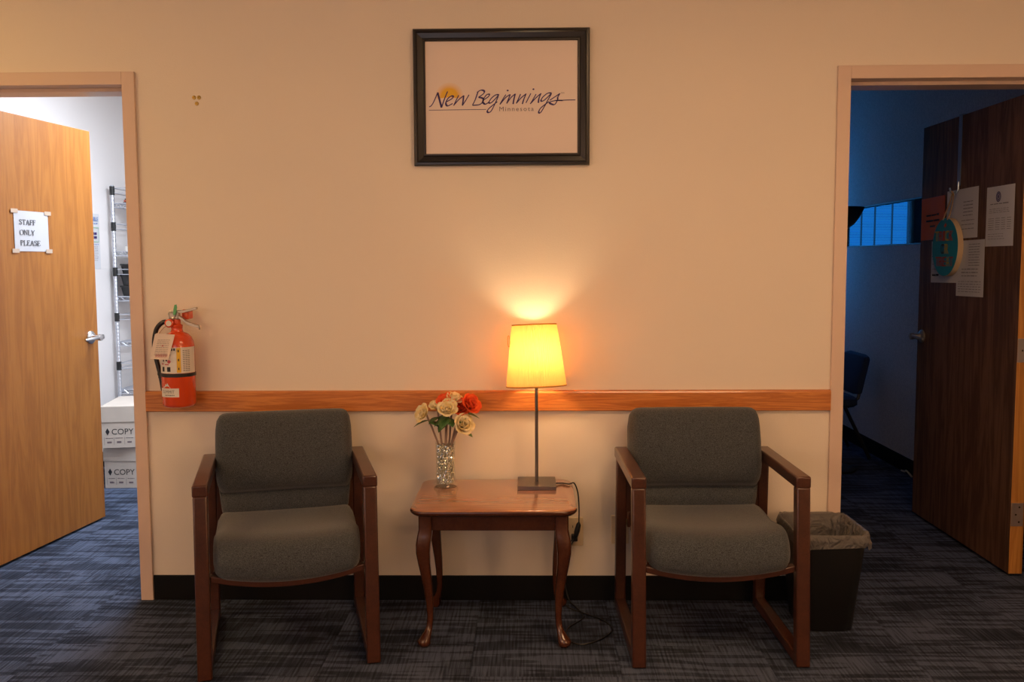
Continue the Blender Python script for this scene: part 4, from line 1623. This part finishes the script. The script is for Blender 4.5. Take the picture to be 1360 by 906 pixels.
# cord with inline switch, falling behind the table and coiling on the carpet
L = Vector(root.location)
pts = [(LX + .072, LY + .01, TZ + .005), (LX + .10, LY + .02, TZ + .003), (.150, -.128, TZ + .004), (.170, -.105, TZ + .002), (.185, -.09, .46), (.190, -.085, .40), (.190, -.08, .338)]
m = MB()
m.tube([p - L for p in smooth_path(pts, 6)], .0026, 8)
cord = m.build('cord', M_BLACK, root, smooth=True)
m = MB()
m.tube([Vector(p) - L for p in [(.190, -.08, .340), (.189, -.08, .330), (.183, -.08, .305), (.177, -.08, .282), (.175, -.08, .276)]], [.004, .0095, .011, .009, .004], 10)
m.build('inline_switch', M_BLACK, cord, smooth=True)
pts = [(.176, -.08, .278), (.150, -.07, .225), (.125, -.06, .14), (.120, -.06, .04), (.145, -.09, .006), (.20, -.15, .004), (.27, -.22, .004), (.30, -.31, .004), (.255, -.40, .004), (.18, -.45, .004),
       (.13, -.40, .004), (.14, -.30, .004), (.20, -.20, .004), (.18, -.10, .005), (.150, -.03, .02), (.130, -.025, .15), (.150, -.035, .235), (.172, -.034, .258)]
m = MB()
m.tube([p - L for p in smooth_path(pts, 7)], .0026, 8)
m.build('floor_cord', M_BLACK, root, smooth=True)
m = MB()
m.box(.164, .188, -.034, -.0085, .248, .274, tf=lambda p: Vector(p) - L)
m.build('plug', M_BLACK, root, bevel=.003)


# ------------------------------------------------------------------ chairs
def make_chair(label, loc, rz):
    root = thing('guest_chair', label, 'chair', loc, rz, 'waiting room chairs')
    HWd = .272                                       # half distance between side frames
    # side frames
    for s in (-1, 1):
        x = s * HWd

        def bar(name, a, b, w_, t_, wb=None):
            """bar in the yz plane from a to b; t_ thickness in plane, w_ width in x"""
            a, b = Vector((0, *a)), Vector((0, *b))
            d = (b - a).normalized()
            n = Vector((0, -d.z, d.y))
            rings = []
            for p, ww in ((a, w_), (b, wb or w_)):
                rings.append([(x + ww / 2, p.y + n.y * t_ / 2, p.z + n.z * t_ / 2), (x - ww / 2, p.y + n.y * t_ / 2, p.z + n.z * t_ / 2),
                              (x - ww / 2, p.y - n.y * t_ / 2, p.z - n.z * t_ / 2), (x + ww / 2, p.y - n.y * t_ / 2, p.z - n.z * t_ / 2)])
            return MB().loft(rings).build(name, M_CHERRY, root, bevel=.006, seg=3, smooth=True)
        bar('armrest', (-.282, .6175), (.245, .6175), .050, .040)
        bar('leg', (-.262, .600), (-.300, .001), .046, .042)
        bar('leg', (.226, .600), (.252, .001), .040, .040)
        bar('runner', (-.278, .021), (.233, .021), .040, .040)
    # seat
    Wd = .492
    prof = [(.205, .395), (.20, .425), (.16, .437), (.06, .436), (-.06, .437), (-.15, .444), (-.22, .446), (-.27, .437), (-.302, .412), (-.314, .380), (-.308, .350), (-.288, .330), (-.25, .322), (-.10, .335), (.05, .352), (.19, .372)]
    cy_, cz_ = -.06, .39
    rings = []
    NS = 21
    for i in range(NS):
        u = -1 + 2 * i / (NS - 1)
        x = u * Wd / 2
        e = max(0, (abs(u) - .86) / .14)
        ins = .045 * (1 - math.sqrt(max(0, 1 - e * e)))
        crown = 1 - u * u
        ring = []
        for (y, z) in prof:
            zz = z
            if z < .40 and y < 0:
                zz -= .032 * crown * min(1, (.0 - y) / .25)
            if z > .42:
                zz += .010 * (abs(u) ** 2.5) * (1 if y < -.1 else .4) - .008 * crown * (1 if -.2 < y < .15 else 0.3)
            dy, dz = cy_ - y, cz_ - zz
            ln = math.hypot(dy, dz)
            ring.append((x, y + dy / ln * ins * 1.2, zz + dz / ln * min(ins, ln * .8)))
        rings.append(ring)
    so = MB().loft(rings).build('seat', M_FABRIC, root, smooth=True, angle=80)
    sb = so.modifiers.new('round', 'SUBSURF')
    sb.levels = sb.render_levels = 1
    # curved wooden rail under the seat front
    rings = []
    for i in range(15):
        u = -1 + 2 * i / 14
        dz = -.034 * (1 - u * u)
        zb, zt = .316 + dz, .338 + dz
        rings.append([(u * .248, -.285, zt), (u * .248, -.285, zb), (u * .248, -.255, zb), (u * .248, -.255, zt)])
    MB().loft(rings).build('seat_rail', M_CHERRY, root, bevel=.003, smooth=True)
    bx('rear_rail', M_CHERRY, root, -.25, .25, .205, .235, .33, .39, .003)
    bx('seat_board', M_CHERRY, root, -.24, .24, -.25, .20, .322, .340)
    # backrest
    Wd = .512
    prof = [(.150, .405), (.136, .43), (.130, .462), (.134, .484), (.150, .498), (.160, .505), (.150, .512), (.122, .526), (.107, .550), (.102, .58), (.108, .64), (.124, .71), (.142, .76), (.162, .790), (.190, .803), (.222, .800), (.248, .778), (.254, .74), (.240, .66), (.218, .54), (.198, .41)]
    zb, zt = .405, .803
    rings = []
    NS = 23
    for i in range(NS):
        u = -1 + 2 * i / (NS - 1)
        e = max(0, (abs(u) - .84) / .16)
        q = 1 - math.sqrt(max(0, 1 - e * e))
        ring = []
        for (y, z) in prof:
            k = (z - zb) / (zt - zb)
            # the lower part is a little narrower
            wx = Wd / 2 - .022 * max(0, min(1, (.56 - z) / .09))
            top = -.045 * q * max(0, (k - .62) / .38)
            mid = .125 + .055 * ((z - .5) / .3) + .055
            yy = y + (mid - y) * .62 * q
            yy += .012 * (u * u) * (-1 if y < mid else 0)
            ring.append((u * wx, yy, z + top))
        rings.append(ring)
    bo = MB().loft(rings).build('backrest', M_FABRIC, root, smooth=True, angle=80)
    sb = bo.modifiers.new('round', 'SUBSURF')
    sb.levels = sb.render_levels = 1
    bo.location = (0, .012, -.006)
    for s in (-1, 1):
        m = MB()
        m.box(s * .235 - .018, s * .235 + .018, .215, .240, .36, .60)
        m.build('back_support', M_CHERRY, root, bevel=.003)
    return root


make_chair('grey upholstered wooden armchair below the fire extinguisher, turned toward the table', (-.873, -.372, 0), math.radians(15.2))
make_chair('grey upholstered wooden armchair facing straight out beside the wastebasket', (.628, -.318, 0), math.radians(1.0))

# ------------------------------------------------------------------ wastebasket and liner
WX0, WX1, WY0, WY1, WZ = .962, 1.218, -.365, -.045, .366
wcx, wcy = (WX0 + WX1) / 2, (WY0 + WY1) / 2
root = thing('wastebasket', 'black plastic wastebasket in front of the right door casing', 'wastebasket', (wcx, wcy, 0))
m = MB()
tw, td = WX1 - WX0, WY1 - WY0
m.loft([[(x, y, z) for x, y in rrect(tw + a, td + b, .045, 6)] for z, a, b in
        ((.0, -.075, -.095), (.004, -.068, -.088), (WZ - .03, -.012, -.012), (WZ - .03, 0, 0), (WZ, 0, 0), (WZ, -.008, -.008), (WZ - .03, -.016, -.016), (.008, -.075, -.095))])
m.build('bin_body', M_BIN, root, smooth=True, angle=40)
bag = thing('bin_liner', 'translucent plastic bag lining the black wastebasket', 'bag', (wcx, wcy, WZ))
rnd = random.Random(11)
rings = []
n = 56
ph = [rnd.uniform(0, 6) for _ in range(8)]


def wob(j, k, a):
    t_ = 2 * PI * j / n
    return a * (math.sin(3 * t_ + ph[k % 8]) + .6 * math.sin(7 * t_ + ph[(k + 3) % 8]) + .5 * math.sin(13 * t_ + ph[(k + 5) % 8]))


base_r = rrect(tw, td, .045, 13)
n = len(base_r)
for k, (z, gx, wz, wr) in enumerate(((-.044, .010, .007, .004), (-.030, .011, .005, .004), (-.016, .009, .003, .003), (-.002, .006, .001, .001), (.006, .002, .002, .001), (.004, -.008, .002, .001), (-.02, -.022, .003, .004), (-.07, -.036, .006, .010), (-.15, -.055, .01, .013), (-.24, -.085, .01, .014))):
    ring = []
    for j, (x, y) in enumerate(base_r):
        rr = math.hypot(x, y)
        g_ = gx + wob(j, k, wr)
        ring.append((x + x / rr * g_, y + y / rr * g_, z + wob(j, k + 2, wz)))
    rings.append(ring)
m = MB()
m.loft(rings, cap=False)
m.build('film', M_BAG, bag, smooth=True, angle=180)

# ------------------------------------------------------------------ ceiling fixtures
def fixture(x, y, wx, wy, mat, label):
    r = thing('ceiling_light', label, 'ceiling light', (x, y, CEIL - .055))
    m = MB()
    for a, b, c_, d in ((-wx / 2 - .03, -wx / 2, -wy / 2 - .03, wy / 2 + .03), (wx / 2, wx / 2 + .03, -wy / 2 - .03, wy / 2 + .03), (-wx / 2, wx / 2, -wy / 2 - .03, -wy / 2), (-wx / 2, wx / 2, wy / 2, wy / 2 + .03)):
        m.box(a, b, c_, d, 0, .055)
    m.build('frame', M_TRIM, r)
    bx('diffuser', mat, r, -wx / 2, wx / 2, -wy / 2, wy / 2, .012, .02)


fixture(-2.55, -1.1, .5, .5, M_PANEL_WARM, 'small warm ceiling panel near left doorway')
fixture(0.9, -2.1, 1.2, .6, M_PANEL_WARM, 'warm ceiling panel over middle of the waiting room')
fixture(-1.58, 1.35, .65, 1.2, M_PANEL_COOL, 'cool white ceiling panel in the storage room')
for k, gx in enumerate((-2.5, 2.7)):  # unseen globes, added for soft frontal fill on the back wall
    r = thing('globe_wall_lamp', ['frosted globe wall lamp behind the camera at left', 'frosted globe wall lamp behind the camera at right'][k], 'wall lamp', (gx, -5.0, 1.75), 0, 'globe wall lamps')
    MB().lathe([(.09, 0), (.09, .02), (.03, .03), (.03, .12), (0, .12)], 20, tf=lambda p: (p[0], p[2], p[1])).build('back_plate', M_BRASS, r, smooth=True)
    m = MB()
    m.lathe([(.27 * math.sin(PI * i / 16), .38 - .27 * math.cos(PI * i / 16)) for i in range(17)], 28, tf=lambda p: (p[0], p[2], p[1]))
    m.build('globe', M_FILL_GLOBE, r, smooth=True)
